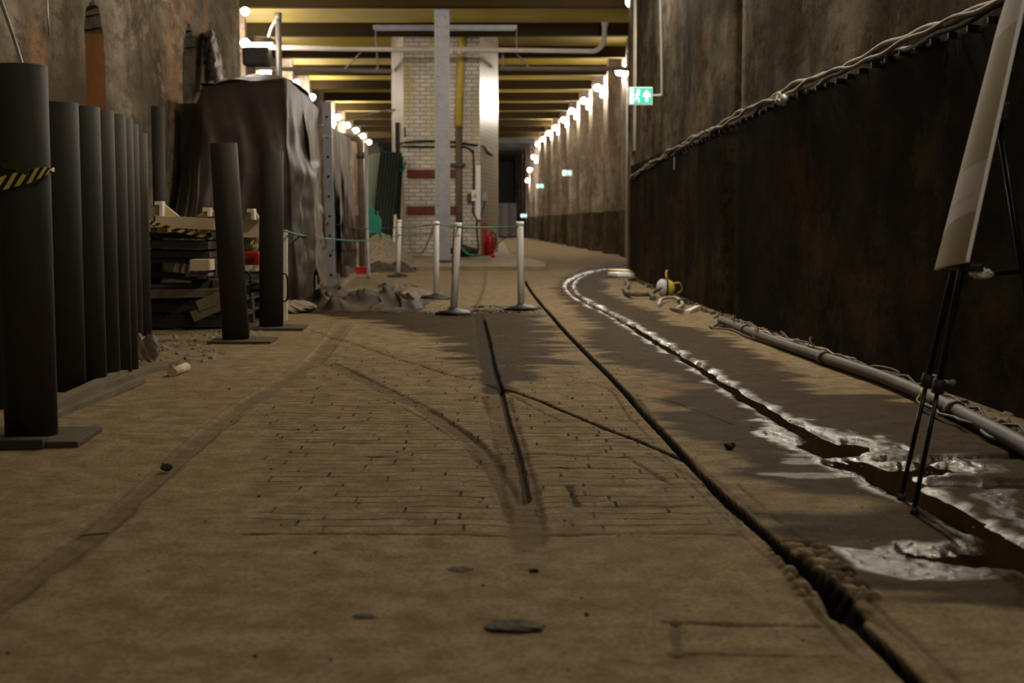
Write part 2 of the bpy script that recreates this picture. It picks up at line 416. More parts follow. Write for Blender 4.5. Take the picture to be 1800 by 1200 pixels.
def W2(pts): return np.array([tuple(F(a, b)[:2]) for a, b in pts])
def smooth2(pts, n=60): return np.array([tuple(q[:2]) for q in bez([F(a, b) for a, b in pts], n)])
def dist(poly):
    best = np.full(PX.shape, 9e9); sgn = np.zeros(PX.shape); par = np.zeros(PX.shape); L = 0
    x0, x1 = poly[:, 0].min() - .6, poly[:, 0].max() + .6; y0_, y1_ = poly[:, 1].min() - .6, poly[:, 1].max() + .6
    idx = np.where((PX > x0) & (PX < x1) & (PY > y0_) & (PY < y1_))[0]
    px, py = PX[idx], PY[idx]; bi = np.full(px.shape, 9e9); si = np.zeros(px.shape); pi_ = np.zeros(px.shape)
    for a, b in zip(poly[:-1], poly[1:]):
        d = b - a; l2 = d @ d + 1e-12; t = np.clip(((px - a[0]) * d[0] + (py - a[1]) * d[1]) / l2, 0, 1)
        dx = px - a[0] - t * d[0]; dy = py - a[1] - t * d[1]; q = np.hypot(dx, dy); k = q < bi
        bi[k] = q[k]; si[k] = np.sign(d[0] * dy - d[1] * dx)[k]; pi_[k] = (L + t * math.sqrt(l2))[k]; L += math.sqrt(l2)
    best[idx] = bi; sgn[idx] = si; par[idx] = pi_
    return best, sgn, par
def inside(poly):
    ins = np.zeros(PX.shape, bool); n = len(poly)
    for i in range(n):
        a, b = poly[i], poly[(i + 1) % n]
        c = ((a[1] > PY) != (b[1] > PY)) & (PX < (b[0] - a[0]) * (PY - a[1]) / (b[1] - a[1] + 1e-12) + a[0]); ins ^= c
    return ins
def sdf(pts):                                            # positive inside
    P = W2(pts); d = dist(np.vstack([P, P[:1]]))[0]; d = np.minimum(d, .6)
    return np.where(inside(P), d, -d)

H = (fbm(PX * 1.1, PY * 1.1, 3) - .5) * .020 + (fbm(PX * 9, PY * 9, 5, 3) - .5) * .007
DIRT_SHADE = np.zeros(PX.shape); RAIL = np.zeros(PX.shape); WET = np.zeros(PX.shape); SETT = np.zeros(PX.shape)
wob = (fbm(PX * 12, PY * 5, 31, 3) - .5)
def groove(pts, w, depth, dirt_shade, edge=.006, wobble=.006, fade=None, mode='dirt'):
    global H, DIRT_SHADE, RAIL
    P = smooth2(pts); d, sg, pr = dist(P); d = d + wob * wobble
    k = 1 - sstep(w / 2 - edge, w / 2 + edge, d)
    if fade:
        T = pr.max(); k = k * sstep(0, fade[0] + 1e-6, pr) * sstep(0, fade[1] + 1e-6, T - pr)
    H = H - depth * k
    if dirt_shade > .9: k = np.maximum(k, (1 - sstep(w / 2 + edge * .2, w / 2 + edge * 1.3, d)) * (k > -1) * (sstep(0, fade[0] + 1e-6, pr) * sstep(0, fade[1] + 1e-6, pr.max() - pr) if fade else 1))
    if mode == 'dirt': DIRT_SHADE = np.maximum(DIRT_SHADE, dirt_shade * k)
    else: RAIL = np.maximum(RAIL, dirt_shade * k)
    return d
slotR = [(924, 492), (926, 500), (936, 515), (960, 545), (1010, 600), (1060, 650), (1100, 690), (1150, 745), (1205, 803), (1250, 850), (1320, 918), (1400, 985), (1450, 1040), (1500, 1092), (1560, 1150), (1625, 1215)]
groove([(x - 14 - (y - 490) * .06, y) for x, y in slotR[6:]], .014, .004, .3, .006, .012, fade=(1.0, .3))
groove([(x + 16 + (y - 490) * .085, y) for x, y in slotR[9:]], .016, .005, .35, .006)
groove(slotR, .034, .05, 1.0, .009, .003)
groove([(1372, 962), (1420, 1010), (1452, 1040), (1490, 1085)], .062, .05, 1.0, .016, .05)
groove([(882, 683), (960, 708), (1060, 750), (1150, 785), (1212, 812)], .022, .035, 1.0, .009, .004)
groove([(545, 580), (620, 603), (700, 630), (800, 660), (882, 683)], .018, .02, .7, .008, .02)
groove([(850, 560), (858, 590), (868, 640), (882, 690), (895, 740), (912, 800), (928, 880)], .022, .035, .95, .009, .010, (.2, .1))
groove([(838, 545), (846, 590), (856, 640), (868, 690), (882, 740), (897, 800), (914, 870), (925, 960), (935, 1010)], .115, .010, .8, .02, .03, (1., .5), 'rail')
groove([(850, 690), (862, 740), (875, 800), (890, 880), (905, 940)], .02, .008, .5, .01, .03, (.3, .4))
groove([(893, 690), (908, 740), (926, 800), (948, 880), (960, 960)], .022, .009, .55, .01, .03, (.3, .4))
rc = [(540, 628), (600, 650), (680, 690), (740, 718), (800, 755), (850, 795), (885, 845), (912, 892)]
groove(rc, .085, .014, .85, .015, .04, (.8, .2), 'rail')
groove([(x + 7, y - 5) for x, y in rc], .02, .010, .65, .01, .03, (.8, .2))
groove([(x - 16, y + 6) for x, y in rc[2:]], .018, .008, .4, .01, .03, (.3, .2))
lt = [(612, 562), (545, 640), (440, 705), (330, 790), (200, 908), (100, 985), (-60, 1100)]
groove(lt, .10, .010, .75, .025, .05, (1., .1), 'rail')
groove([(x - 14, y - 4) for x, y in lt], .016, -.006, 0, .008, .01, (1.5, .1))
groove([(x + 10, y + 6) for x, y in lt], .016, .005, .3, .01, .03, (.8, .1))
groove([(880, 632), (1000, 662), (1100, 690), (1180, 705), (1290, 745)], .014, .008, .5, .008, .02)
groove([(1080, 690), (1110, 738)], .016, .008, .5, .008, .01); groove([(980, 738), (1112, 738)], .02, .008, .5, .008, .01); groove([(880, 685), (985, 738)], .02, .007, .5, .008, .02)
groove([(1120, 700), (1150, 745)], .04, .010, .6, .012, .02)
# cover slabs and straight joints
for ln, w_, dd in [([(975, 853), (1250, 850)], .016, .45), ([(1005, 888), (1240, 888)], .014, .5), ([(1000, 853), (1015, 888)], .03, .7), ([(930, 797), (1105, 803)], .03, .6), ([(1105, 803), (1180, 850)], .016, .5), ([(1140, 795), (1230, 845)], .016, .4), ([(940, 822), (1140, 822)], .018, .4),
                   ([(1240, 850), (1290, 905), (1300, 940)], .016, .45), ([(430, 938), (640, 936), (890, 940)], .02, .7), ([(960, 940), (1120, 936), (1300, 940)], .02, .6), ([(505, 776), (720, 777)], .02, .6), ([(655, 802), (745, 806)], .018, .6), ([(1170, 1092), (1440, 1100)], .02, .55), ([(1180, 1150), (1470, 1155)], .012, .35), ([(1425, 1060), (1500, 1150)], .02, .5), ([(1465, 1075), (1530, 1160)], .014, .4), ([(1520, 1075), (1640, 1170)], .018, .4), ([(1210, 800), (1330, 905)], .012, .25), ([(1185, 1095), (1190, 1155)], .014, .35)]:
    groove(ln, w_, .009, dd, .008, .03)
# raised sett block by the slot
blk = sdf([(1330, 945), (1445, 945), (1560, 1055), (1400, 1060)])
bu = (PX * .83 - PY * .0); rowh = .074; ry = (PY + .3 * (PX - .9)) / rowh; row = np.floor(ry); cxx = PX / .115 + .5 * (row % 2)
ed = np.minimum(np.minimum(ry - row, 1 - (ry - row)) * rowh, np.minimum(cxx - np.floor(cxx), 1 - (cxx - np.floor(cxx))) * .13)
km = sstep(.0, .03, blk)
slot_d = dist(smooth2(slotR))[0]
km = km * sstep(.022, .04, slot_d)
H = H + km * (-.008 + .022 * sstep(0.0, .020, ed) * (.7 + .5 * _hash(row, np.floor(cxx), 4)))
DIRT_SHADE = np.maximum(DIRT_SHADE, km * .75 * (1 - sstep(.0, .014, ed)))
# sett area mask
st1 = sdf([(600, 600), (870, 640), (1090, 680), (1120, 720), (1290, 905), (1300, 942), (430, 942), (440, 760), (520, 660)])
SETT = sstep(-.12, .15, st1 + (fbm(PX * 2, PY * 1.5, 51) - .5) * .35)
st2 = sdf([(640, 560), (1060, 580), (1180, 690), (1060, 690), (850, 660)])
SETT = np.maximum(SETT, .7 * sstep(-.1, .2, st2))
H = H * (1 - .25 * SETT)
for (a, b) in [(1112, 700), (1055, 665)]: pass
# drain and puddle beds
drain = [(1112, 476), (1070, 472), (1030, 480), (1003, 495), (1005, 512), (1030, 530), (1070, 550), (1110, 572), (1160, 603), (1210, 633), (1260, 665), (1300, 692), (1340, 715), (1380, 740), (1430, 765), (1480, 790)]
dd_, _, dp = dist(smooth2(drain, 90)); DR = dd_.copy()
def bed(pts, w, depth, edge=.03, wb=.10):
    global H
    d = dist(smooth2(pts))[0]; k = 1 - sstep(w / 2 - edge, w / 2 + edge, d + wob * wb); H = H - depth * k
    return d
def pool(pts, depth, edge=.06, wb=.22):
    global H
    d = sdf(pts) + wob * wb; H = H - depth * sstep(-edge, edge, d); return d
beds = [bed(drain, .075, .03, .03, .06)]
beds.append(pool([(1385, 738), (1420, 752), (1470, 770), (1530, 775), (1560, 790), (1500, 800), (1560, 812), (1640, 812), (1700, 822), (1590, 838), (1530, 832), (1480, 815), (1430, 790)], .028))
beds.append(bed([(1560, 806), (1640, 806), (1720, 803), (1840, 801)], .10, .026, .03, .05))
beds.append(bed([(1610, 846), (1700, 849), (1840, 850)], .15, .03, .04, .06))
beds.append(bed([(1540, 822), (1600, 860), (1660, 890), (1720, 925), (1780, 960), (1850, 1000)], .13, .03, .04, .08))
beds.append(pool([(1590, 968), (1680, 958), (1760, 960), (1860, 960), (1860, 1010), (1760, 1000), (1640, 990)], .024, .05, .2))
beds.append(bed([(1350, 758), (1410, 782), (1480, 812), (1560, 850), (1620, 880)], .045, .016, .02, .05))
# wet map
an = (fbm(PX * 2.2, PY * 5.5, 71, 4) - .5) + .6 * (fbm(PX * .9, PY * 6.5, 77, 3) - .5)
wz = sdf([(1112, 464), (1040, 468), (992, 486), (978, 512), (1010, 545), (1045, 575), (1030, 600), (1075, 640), (1120, 650), (1190, 700), (1160, 725), (1215, 770), (1260, 790), (1310, 845), (1350, 875), (1330, 900), (1390, 945), (1460, 955), (1500, 1000), (1560, 1030), (1700, 1045), (1900, 1070), (1900, 780), (1760, 750), (1640, 715), (1560, 690), (1450, 690), (1390, 660), (1330, 620), (1250, 585), (1190, 570), (1130, 540), (1070, 515), (1060, 492), (1112, 484)])
w1 = sstep(-.12, .08, wz + an * .42) * .40
wz2 = sdf([(500, 548), (620, 545), (760, 548), (930, 540), (965, 560), (985, 600), (1000, 640), (930, 668), (840, 664), (790, 630), (740, 590), (640, 566), (560, 556)])
w2 = sstep(-.04, .18, wz2 + an * .6) * .40
wz3 = sdf([(830, 600), (880, 605), (905, 690), (850, 690), (835, 640)])
w2 = np.maximum(w2, sstep(-.03, .05, wz3 + an * .1) * .42)
dry = sdf([(1300, 858), (1400, 862), (1520, 870), (1560, 885), (1480, 902), (1330, 895)])
w1 = w1 * (1 - .9 * sstep(-.08, .1, dry + an * .15))
dry = sdf([(1160, 655), (1230, 680), (1150, 690), (1080, 660)]); w1 = w1 * (1 - .5 * sstep(-.1, .1, dry + an * .3))
near = np.zeros(PX.shape)
for q in [DR]: near = np.maximum(near, 1 - sstep(.01, .20, q + an * .14))
for q in beds[2:5] + beds[6:]: near = np.maximum(near, 1 - sstep(.02, .17, q + an * .16))
for q in (beds[1], beds[5]): near = np.maximum(near, sstep(-.22, -.02, q + an * .2))
sh = sdf([(1450, 955), (1560, 965), (1700, 985), (1820, 1010), (1760, 1025), (1600, 1020), (1500, 1000)]); near = np.maximum(near, sstep(-.04, .06, sh + an * .1))
sh = sdf([(1330, 770), (1420, 775), (1540, 840), (1500, 862), (1330, 835), (1290, 810)]); near = np.maximum(near, .62 * sstep(.04, .30, sh + an * 1.3))
sh = sdf([(1660, 862), (1800, 856), (1900, 960), (1800, 945)]); near = np.maximum(near, sstep(-.02, .1, sh + an * .2))
WET = np.maximum(np.maximum(w1, w2), near * .98)
pebble = (fbm(PX * 34, PY * 34, 91, 3) - .5)
H = H + (.3 * WET + .7 * near) * pebble * .006 * (1 - SETT * .5)
# keep the rims of the sheet level
rim = sstep(XL, XL + .2, PX) * sstep(Y1, Y1 - .6, PY) * sstep(Y0, Y0 + .15, PY); H = H * rim
# the front of the platform hides behind its kerb
nx, ny = len(xs), len(ys)
V = np.empty((nx * ny, 3)); V[:, 0] = PX; V[:, 1] = PY; V[:, 2] = H
I = (np.arange(ny - 1)[:, None] * nx + np.arange(nx - 1)[None, :]).ravel()
Q = np.stack([I, I + 1, I + nx + 1, I + nx], 1)
ext = [[(-9, Y1), (7, Y1), (7, 112), (-9, 112)], [(-9, -9), (7, -9), (7, Y0), (-9, Y0)], [(-9, Y0), (XL, Y0), (XL, Y1), (-9, Y1)], [(XR, Y0), (7, Y0), (7, Y1), (XR, Y1)]]
EV = np.array([(a, b, 0) for q in ext for a, b in q], float); EQ = np.arange(16).reshape(4, 4) + len(V)
V = np.vstack([V, EV]); Q = np.vstack([Q, EQ])
me = bpy.data.meshes.new('floor'); me.vertices.add(len(V)); me.vertices.foreach_set('co', V.ravel())
me.loops.add(Q.size); me.loops.foreach_set('vertex_index', Q.ravel().astype(np.int32))
me.polygons.add(len(Q)); me.polygons.foreach_set('loop_start', (np.arange(len(Q)) * 4).astype(np.int32))
me.polygons.foreach_set('use_smooth', np.ones(len(Q), bool)); me.update()
for nm, arr in (('wet', WET), ('dirt', DIRT_SHADE), ('rail', RAIL), ('sett', SETT)):
    a = me.attributes.new(nm, 'FLOAT', 'POINT'); full = np.zeros(len(V)); full[:len(arr)] = arr; a.data.foreach_set('value', full.astype(np.float32))
me.materials.append(M['floor'])
fl = bpy.data.objects.new('floor', me); COL.objects.link(fl); struct(fl)

# water lying in the beds
def puddle(outline, z, label):
    m = MB(); m.add([F(a, b, z) for a, b in outline], [list(range(len(outline)))])
    return tag(m.build('puddle', M['water']), label, 'puddle')
puddle([(1330, 700), (1400, 735), (1480, 760), (1560, 770), (1600, 795), (1850, 792), (1850, 815), (1720, 835), (1600, 842), (1660, 880), (1760, 935), (1790, 985), (1640, 905), (1540, 852), (1460, 820), (1330, 765)], -.0165, 'muddy brown puddle spreading where the drain channel widens beside the easel')
puddle([(1600, 842), (1650, 834), (1850, 834), (1850, 868), (1640, 866)], -.0168, 'straight brown water channel running to the right just behind the easel feet')
puddle([(1560, 955), (1850, 945), (1900, 1010), (1640, 1000), (1560, 980)], -.0162, 'small shallow brown puddle nearest the camera at the right')
puddle([(1005, 480), (1112, 466), (1112, 486), (1030, 495), (1060, 540), (1200, 615), (1345, 708), (1330, 735), (1180, 640), (1040, 555), (985, 515), (985, 490)], -.0158, 'thin trickle of water winding along the long drain groove')

# ------------------------------------------------------------------ WALLS
def wall_grid(name, mat, X, ya, yb, za, zb, dy, dz, disp, flip=False):
    Ys = np.linspace(ya, yb, max(2, int((yb - ya) / dy) + 1)); Zs = np.linspace(za, zb, max(2, int((zb - za) / dz) + 1))
    g = [[Vector((X + disp(y, z), y, z)) for z in Zs] for y in Ys]
    m = MB(); m.grid(g, True); return m
CORNER = 25.9
def XW(y): return float(np.interp(y, [-9, 7, 11, 15.5, 26], [2.66, 2.62, 2.50, 2.36, 2.30]))
rw = lambda y, z: XW(y) - 2.32 +  (float(fbm(y * .9, z * .35, 41)) - .5) * .06 + (.20 if abs(y - 14.75) < .12 else 0)
struct(wall_grid('wall_right', None, 2.32, -9, CORNER, 1.7, 6.4, .22, .3, lambda y, z: rw(y, z)).build('wall_right', M['wall_r']))
struct(wall_grid('wall_right', None, 2.27, -9, CORNER, -.05, 2.06, .22, .12, lambda y, z: XW(y) - 2.32 + (rw(y, z) - XW(y) + 2.32) * .6 + (float(fbm(y * 2.5, z * 2, 45)) - .5) * .05).build('trim_1', M['wall_rl']))
m = MB(); m.box(((2.27 + 6) / 2, CORNER + .25, 3.2), (6 - 2.27 + .1, .5, 6.5)); struct(m.build('wall_corner', M['wall_r']))
# left wall with two arched recesses
N1, N2 = (13.27, .30, 3.08), (17.15, .27, 3.40)
def lwd(y, z):
    for c, hw, top in (N1, N2):
        zz = top - hw * 1.5
        if z > .9 and abs(y - c) < hw and (z < zz or ((y - c) / hw) ** 2 + ((z - zz) / (hw * 1.5)) ** 2 < 1): return -.34
    return (float(fbm(y * .9, z * .5, 61)) - .5) * .05
m = wall_grid('wall_left', None, -4.0, 9, 20.4, 0, 6.4, .05, .06, lwd); m.grid([[Vector((-4, y, z)) for z in (0, 6.4)] for y in (-9, 9)])
wl = struct(m.build('wall_left', M['wall_l'])); wl.data.materials.append(M['niche'])
for f in wl.data.polygons:
    c_ = wl.location + f.center
    for q, (c, hw, top) in enumerate((N1, N2)):
        if c_.x < -4.035 and abs(c_.y - c) < hw + .07:
            f.use_smooth = False
            if q == 0 and c_.z < top - .22: f.material_index = 1
LATR, LATL = 5.08, -5.55
def AX(lat, y, z): return Vector((lat - y * (.0464 if lat > 0 else .0324), y, z))
# far walls with pilasters at every bay
BAY = [30.6 + 4.62 * k for k in range(-8, 17)]
def far_wall(lat, sgn, y_a, y_b):
    pts = []
    bays = [b for b in BAY if y_a + 1 < b < y_b - 1]
    pts.append((lat + sgn * .45, y_a))
    for b in bays:
        for off, o2 in ((-.62, .45), (-.60, 0), (.60, 0), (.62, .45), (2.1, .45), (2.12, .22), (2.55, .22), (2.57, .45)): pts.append((lat + sgn * o2, b + off))
    pts.append((lat + sgn * .45, y_b)); return pts
for side, lat, sgn, ya in (('right', LATR, 1, CORNER + .3), ('left', LATL, -1, 20.7)):
    P = far_wall(lat, sgn, ya, 110)
    m = MB(); m.grid([[AX(l, y, z) for z in (1.35, 6.5)] for l, y in P], False); struct(m.build('wall_far_' + side, M['wall_far']))
    m = MB(); m.grid([[AX(l - sgn * .02, y, z) for z in (-.05, 1.36)] for l, y in P], False); struct(m.build('trim_%d' % (2 if side == 'right' else 3), M['wall_fard']))
# cream brick pier beside the corner
m = MB(); m.prism([AX(4.98, 36.4, 0), AX(5.4, 36.4, 0), AX(5.4, 38.6, 0), AX(4.98, 38.6, 0)], (0, 0, 0), (0, 0, 5.7)); struct(m.build('wall_pier', M['brick_r']))
m = MB(); m.box((-1, 108, 3.5), (16, .4, 7.5)); struct(m.build('wall_end', M['bulkhead']))
m = MB(); m.box((-1, 103, 1.2), (9, .15, 2.5)); struct(m.build('wall_screen', M['screen']))
m = MB(); m.box((-1, -9, 3), (14, .3, 7)); struct(m.build('wall_back', M['wall_l']))

# ------------------------------------------------------------------ CEILING: girders with vaults between
def prof(y):
    k = ((y - 30.5) / 4.62) % 1.0; d = min(k, 1 - k) * 4.62
    if d < .16: return 5.70
    if d < .22: return 6.0
    t = (d - .22) / (4.62 / 2 - .22); return 6.0 + .80 * math.sin(min(1, t) * math.pi / 2) ** .85
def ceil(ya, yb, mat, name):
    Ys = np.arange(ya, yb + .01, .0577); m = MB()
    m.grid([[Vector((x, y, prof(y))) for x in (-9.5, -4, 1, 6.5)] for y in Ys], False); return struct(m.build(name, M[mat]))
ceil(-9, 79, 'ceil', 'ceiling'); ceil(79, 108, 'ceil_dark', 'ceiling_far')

# ------------------------------------------------------------------ PLATFORM + PILLAR + COLUMN
m = MB(); top = [(-3.4, 28.9, .08), (.72, 28.9, .08), (.72, 31, .12), (-.05, 37, .16), (-.4, 62, .16), (-5.2, 62, .16), (-4.4, 36, .16)]
n_ = len(top); m.add([Vector(p) for p in top] + [Vector((p[0], p[1], -.05)) for p in top], [list(range(n_))] + [(i, (i + 1) % n_, (i + 1) % n_ + n_, i + n_) for i in range(n_)])
M['plat'] = simple('dusty_platform', (.27, .215, .14), (.15, .115, .07), .85, 0, 3)
struct(m.build('floor_platform', M['plat']))
PF = 36.0; pz = .15
FL = A(711, 447, PF); FR = A(844, 447, PF); BL = (A(690, 400, 39.3).x, 39.3); BR = (A(876, 400, 39.3).x, 39.3)
fx0, fx1 = FL.x, FR.x
def vface(a, b, z0, z1, zb1=None): return [Vector((a[0], a[1], z0)), Vector((b[0], b[1], z0)), Vector((b[0], b[1], z1)), Vector((a[0], a[1], z1))]
m = MB(); m.add(vface((fx0, PF), (fx1, PF), .1, 6.3), [(0, 1, 2, 3)])
m.add(vface((BL[0], 39.3), (BL[0] - .35, 58), .1, 6.3), [(0, 1, 2, 3)])
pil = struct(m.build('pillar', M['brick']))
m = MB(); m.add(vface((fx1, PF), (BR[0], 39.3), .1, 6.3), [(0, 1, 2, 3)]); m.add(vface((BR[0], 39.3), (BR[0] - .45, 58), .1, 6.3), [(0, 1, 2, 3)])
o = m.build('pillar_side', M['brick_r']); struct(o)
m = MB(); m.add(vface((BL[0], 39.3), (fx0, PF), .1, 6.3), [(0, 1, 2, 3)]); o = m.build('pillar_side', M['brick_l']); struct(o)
# red-brown blocks set in the pillar face
for a, b, c, d, lb in ((716, 298, 806, 313, 'upper of two dark red blocks across the brick pillar face'), (716, 362, 806, 377, 'lower of two dark red blocks across the brick pillar face')):
    p0 = A(a, b, PF); p1 = A(c, d, PF); m = MB(); m.box(((p0.x + p1.x) / 2, PF - .04, (p0.z + p1.z) / 2), (p1.x - p0.x, .1, p0.z - p1.z), None, .01)
    tag(m.build('padstone', M['red_brick']), lb, 'block', 'red blocks on the pillar')
# steel column
CY = 31.0; cx = A(778, 300, CY).x; ctop = A(778, 9, CY).z
t = thing('steel_column', 'tall grey steel column with rows of bolt holes in front of the pillar', 'column', (cx, CY, .12))
m = MB(); m.box((cx, CY - .13, (ctop + .12) / 2), (.33, .02, ctop - .12)); m.build('front_flange', M['galv'], t)
m = MB(); m.box((cx, CY, (ctop + .12) / 2), (.015, .25, ctop - .12)); m.build('web', M['galv'], t)
m = MB(); m.box((cx, CY + .13, (ctop + .12) / 2), (.33, .02, ctop - .12)); m.build('rear_flange', M['galv'], t)
m = MB()
for k in range(24):
    for sx_ in (-.09, .09): m.lathe((cx + sx_, CY - .141, .5 + k * .22), [(.0001, 0), (.011, 0), (.011, .004)], 8, Matrix.Rotation(math.pi / 2, 3, 'X'))
o = m.build('bolt', M['black_metal'], t); tag(o, kind='stuff')
m = MB(); m.box((cx, CY, .14), (.42, .4, .03)); m.build('base_plate', M['plate'], t)

# downpipe on the pillar: yellow above, brown below
dx = A(807, 300, PF - .1)
t = thing('downpipe', 'vertical downpipe on the pillar, yellow above and brown below', 'pipe', (dx.x, PF - .1, .16))
za, zb_ = A(807, 45, PF - .1).z, A(807, 222, PF - .1).z
m = MB(); m.tube([(dx.x + .1, PF - .1, za), (dx.x + .06, PF - .1, za - .8), (dx.x, PF - .1, zb_)], .10, 14); o = m.build('upper_pipe', M['yellow_pipe'], t); o['label'] = 'yellow stained upper length'
m = MB(); m.tube([(dx.x, PF - .1, zb_ + .05), (dx.x, PF - .1, .16)], .085, 14); o = m.build('lower_pipe', M['brown_pipe'], t); o['label'] = 'brown lower length'
pb = A(803, 290, PF - .16); m = MB(); m.box(pb, (.44, .12, .10), None, .02); m.build('bracket', M['galv_dark'], t)
# trunking, sign, boxes and cables on the pillar
def flat_on(px0, py0, px1, py1, y, th=.05):
    a = A(px0, py0, y); b = A(px1, py1, y); return ((a.x + b.x) / 2, y, (a.z + b.z) / 2), (abs(b.x - a.x), th, abs(a.z - b.z))
c_, z_ = flat_on(836, 290, 845, 386, PF - .05, .1); m = MB(); m.box(c_, z_, None, .01); tag(m.build('cable_trunking', M['white_plastic']), 'white vertical cable trunking at the right edge of the pillar face', 'trunking')
c_, z_ = flat_on(829, 334, 840, 353, PF - .12, .02)
t = thing('warning_sign', 'small white plate with a yellow warning triangle on the pillar', 'sign', c_)
m = MB(); m.box(c_, z_); m.build('plate', M['white_plastic'], t)
def tri(cx_, y, cz, r): return [Vector((cx_ + r * math.sin(a), y, cz + r * math.cos(a))) for a in (0, 2.094, 4.189)]
m = MB(); m.prism(tri(c_[0], c_[1] - .012, c_[2] - .02, .082), (0, 0, 0), (0, -.003, 0)); m.build('triangle_border', M['black_metal'], t)
m = MB(); m.prism(tri(c_[0], c_[1] - .016, c_[2] - .02, .070), (0, 0, 0), (0, -.003, 0)); m.build('triangle', M['sign_yellow'], t)
m = MB(); m.box((c_[0], c_[1] - .02, c_[2] - .01), (.014, .004, .05)); m.box((c_[0], c_[1] - .02, c_[2] - .045), (.014, .004, .012)); m.build('exclamation_mark', M['black_metal'], t)
c_, z_ = flat_on(843, 337, 853, 353, PF + .2, .14); m = MB(); m.box((c_[0] + .05, c_[1], c_[2]), z_, None, .015); tag(m.build('junction_box', M['grey_box']), 'grey electrical box to the right of the warning sign', 'box')
c_, z_ = flat_on(822, 340, 829, 357, PF - .05, .1); m = MB(); m.box(c_, z_, None, .01); tag(m.build('junction_box', M['red_brick']), 'small rusty brown box to the left of the warning sign', 'box')
def cable(name, pts, r, mat, label, cat='cable', n=40, group=None, seg=7):
    m = MB(); m.tube(bez(pts, n), r, seg); return tag(m.build(name, M[mat]), label, cat, group)
cable('cable', [A(832, 262, PF - .07), A(833, 300, PF - .08), A(832, 350, PF - .08), A(832, 372, PF - .08), A(838, 385, PF - .1), A(838, 400, PF - .1), A(842, 440, PF - .1)], .02, 'cable_black', 'black cable running down the pillar past the warning sign')
cable('cable', [A(700, 254, 37.6), A(713, 250, PF - .06), A(760, 248, PF - .05), A(800, 250, PF - .05), A(835, 255, PF - .06), A(850, 257, PF + .5), A(856, 265, 36.9), A(866, 272, 38)], .03, 'cable_black', 'upper black cable wrapped around the pillar')
cable('cable', [A(704, 258, 37), A(713, 257, PF - .06), A(760, 258, PF - .05), A(806, 257, PF - .05), A(822, 260, PF - .06), A(832, 268, PF - .06)], .025, 'cable_black', 'lower black cable across the pillar face')
cable('cable', [A(560, 222, 44), A(640, 203, 42), A(688, 193, 38.8), A(702, 197, 37.5), A(710, 212, 36.2), A(712, 240, PF - .05)], .022, 'cable_black', 'thin black cable looping from the left vault onto the pillar')
cable('cable', [A(853, 353, PF + .2), A(846, 378, PF - .03), A(842, 390, PF - .03)], .018, 'cable_black', 'short cable below the grey electrical box')
cable('cord', [A(764, 395, 30), A(755, 418, 33), A(745, 440, 35.2), A(733, 446, 35.5), A(722, 438, 35.8)], .018, 'pink_rope', 'pink cord hanging loosely in front of the pillar base', 'cord')

# fire point
e = F(861, 452, .16); ey = 33.5
t = thing('fire_extinguisher', 'red fire extinguisher with black hose standing at the pillar base', 'fire extinguisher', A(862, 450, ey))
b = A(862, 449, ey); R0 = .09
m = MB(); m.lathe(b, [(.0001, 0), (R0, 0), (R0, .42), (R0 * .8, .49), (R0 * .35, .53), (.0001, .53)], 20); m.build('cylinder', M['red'], t)
m = MB(); m.tube([b + Vector((0, 0, .52)), b + Vector((0, 0, .58))], .025, 10); m.box(b + Vector((.03, 0, .60)), (.14, .03, .025)); m.build('valve', M['red'], t)
m = MB(); m.tube(bez([b + Vector((.02, 0, .57)), b + Vector((.12, -.02, .5)), b + Vector((.125, -.02, .3)), b + Vector((.10, -.03, .15))], 20), .022, 8); m.build('hose', M['black_rubber'], t)
b2 = A(852, 449, 34.0)
t = thing('fire_point_stand', 'taller red stand directly left of the fire extinguisher', 'stand', b2)
m = MB(); m.box(b2 + Vector((0, 0, .40)), (.12, .06, .80), None, .02); m.build('post', M['red'], t)
m = MB(); m.box(b2 + Vector((0, 0, .80)), (.09, .08, .08), None, .02); m.build('sounder', M['red'], t)
m = MB(); m.box(b2 + Vector((0, 0, .015)), (.3, .3, .03), None, .01); m.build('base', M['black_rubber'], t)
b3 = A(866, 453, 32.8); m = MB(); m.lathe(b3, [(.0001, 0), (.06, 0), (.045, .09), (.02, .10), (.0001, .1)], 12); tag(m.build('marker_cap', M['red']), 'small red cap on the ground right of the extinguisher', 'cap')

# ------------------------------------------------------------------ LAMPS
def lamp(p, sgn, label, mat='bulb', r=.105, group=None, drop=True):
    t = thing('wall_lamp', label, 'lamp', p, group); p = Vector(p)
    m = MB(); m.sphere(p, r, 14, 8); m.build('bulb', M[mat], t)
    m = MB(); m.tube([p + Vector((sgn * .10, 0, .02)), p + Vector((sgn * .28, 0, .05))], .035, 8); m.build('bracket', M['grey_box'], t)
    if drop:
        m = MB(); m.tube([p + Vector((sgn * .16, 0, -.02)), p + Vector((sgn * .16, 0, -.30))], .055, 10); m.build('lower_tube', M['bulb' if mat == 'bulb' else mat], t)
    return t
order = ['nearest', 'second', 'third', 'fourth', 'fifth', 'sixth', 'seventh', 'eighth', 'ninth', 'tenth', 'eleventh', 'twelfth', 'thirteenth']
RB = [(1088.6, 126), (1050, 154), (1026, 177), (1005, 195), (990.6, 210.6), (976, 224.6), (964.5, 234), (955, 244.5), (945, 253), (937.5, 276), (931, 298.5), (927, 317)]
for k, (x_, y_) in enumerate(RB):
    d = 4.4 * FPX / (391 - y_) if k < 9 else (79, 83, 86)[k - 9]; p = A(x_, y_, d)
    lamp(p, 1, 'glowing round lamp on the far right wall, %s from the corner' % order[k], group='lamps along the far right wall', drop=k < 10)
LB = [(431, 76), (470, 122), (521, 146), (549, 171), (594, 206), (611, 220), (626.5, 229), (638, 239), (649, 250)]
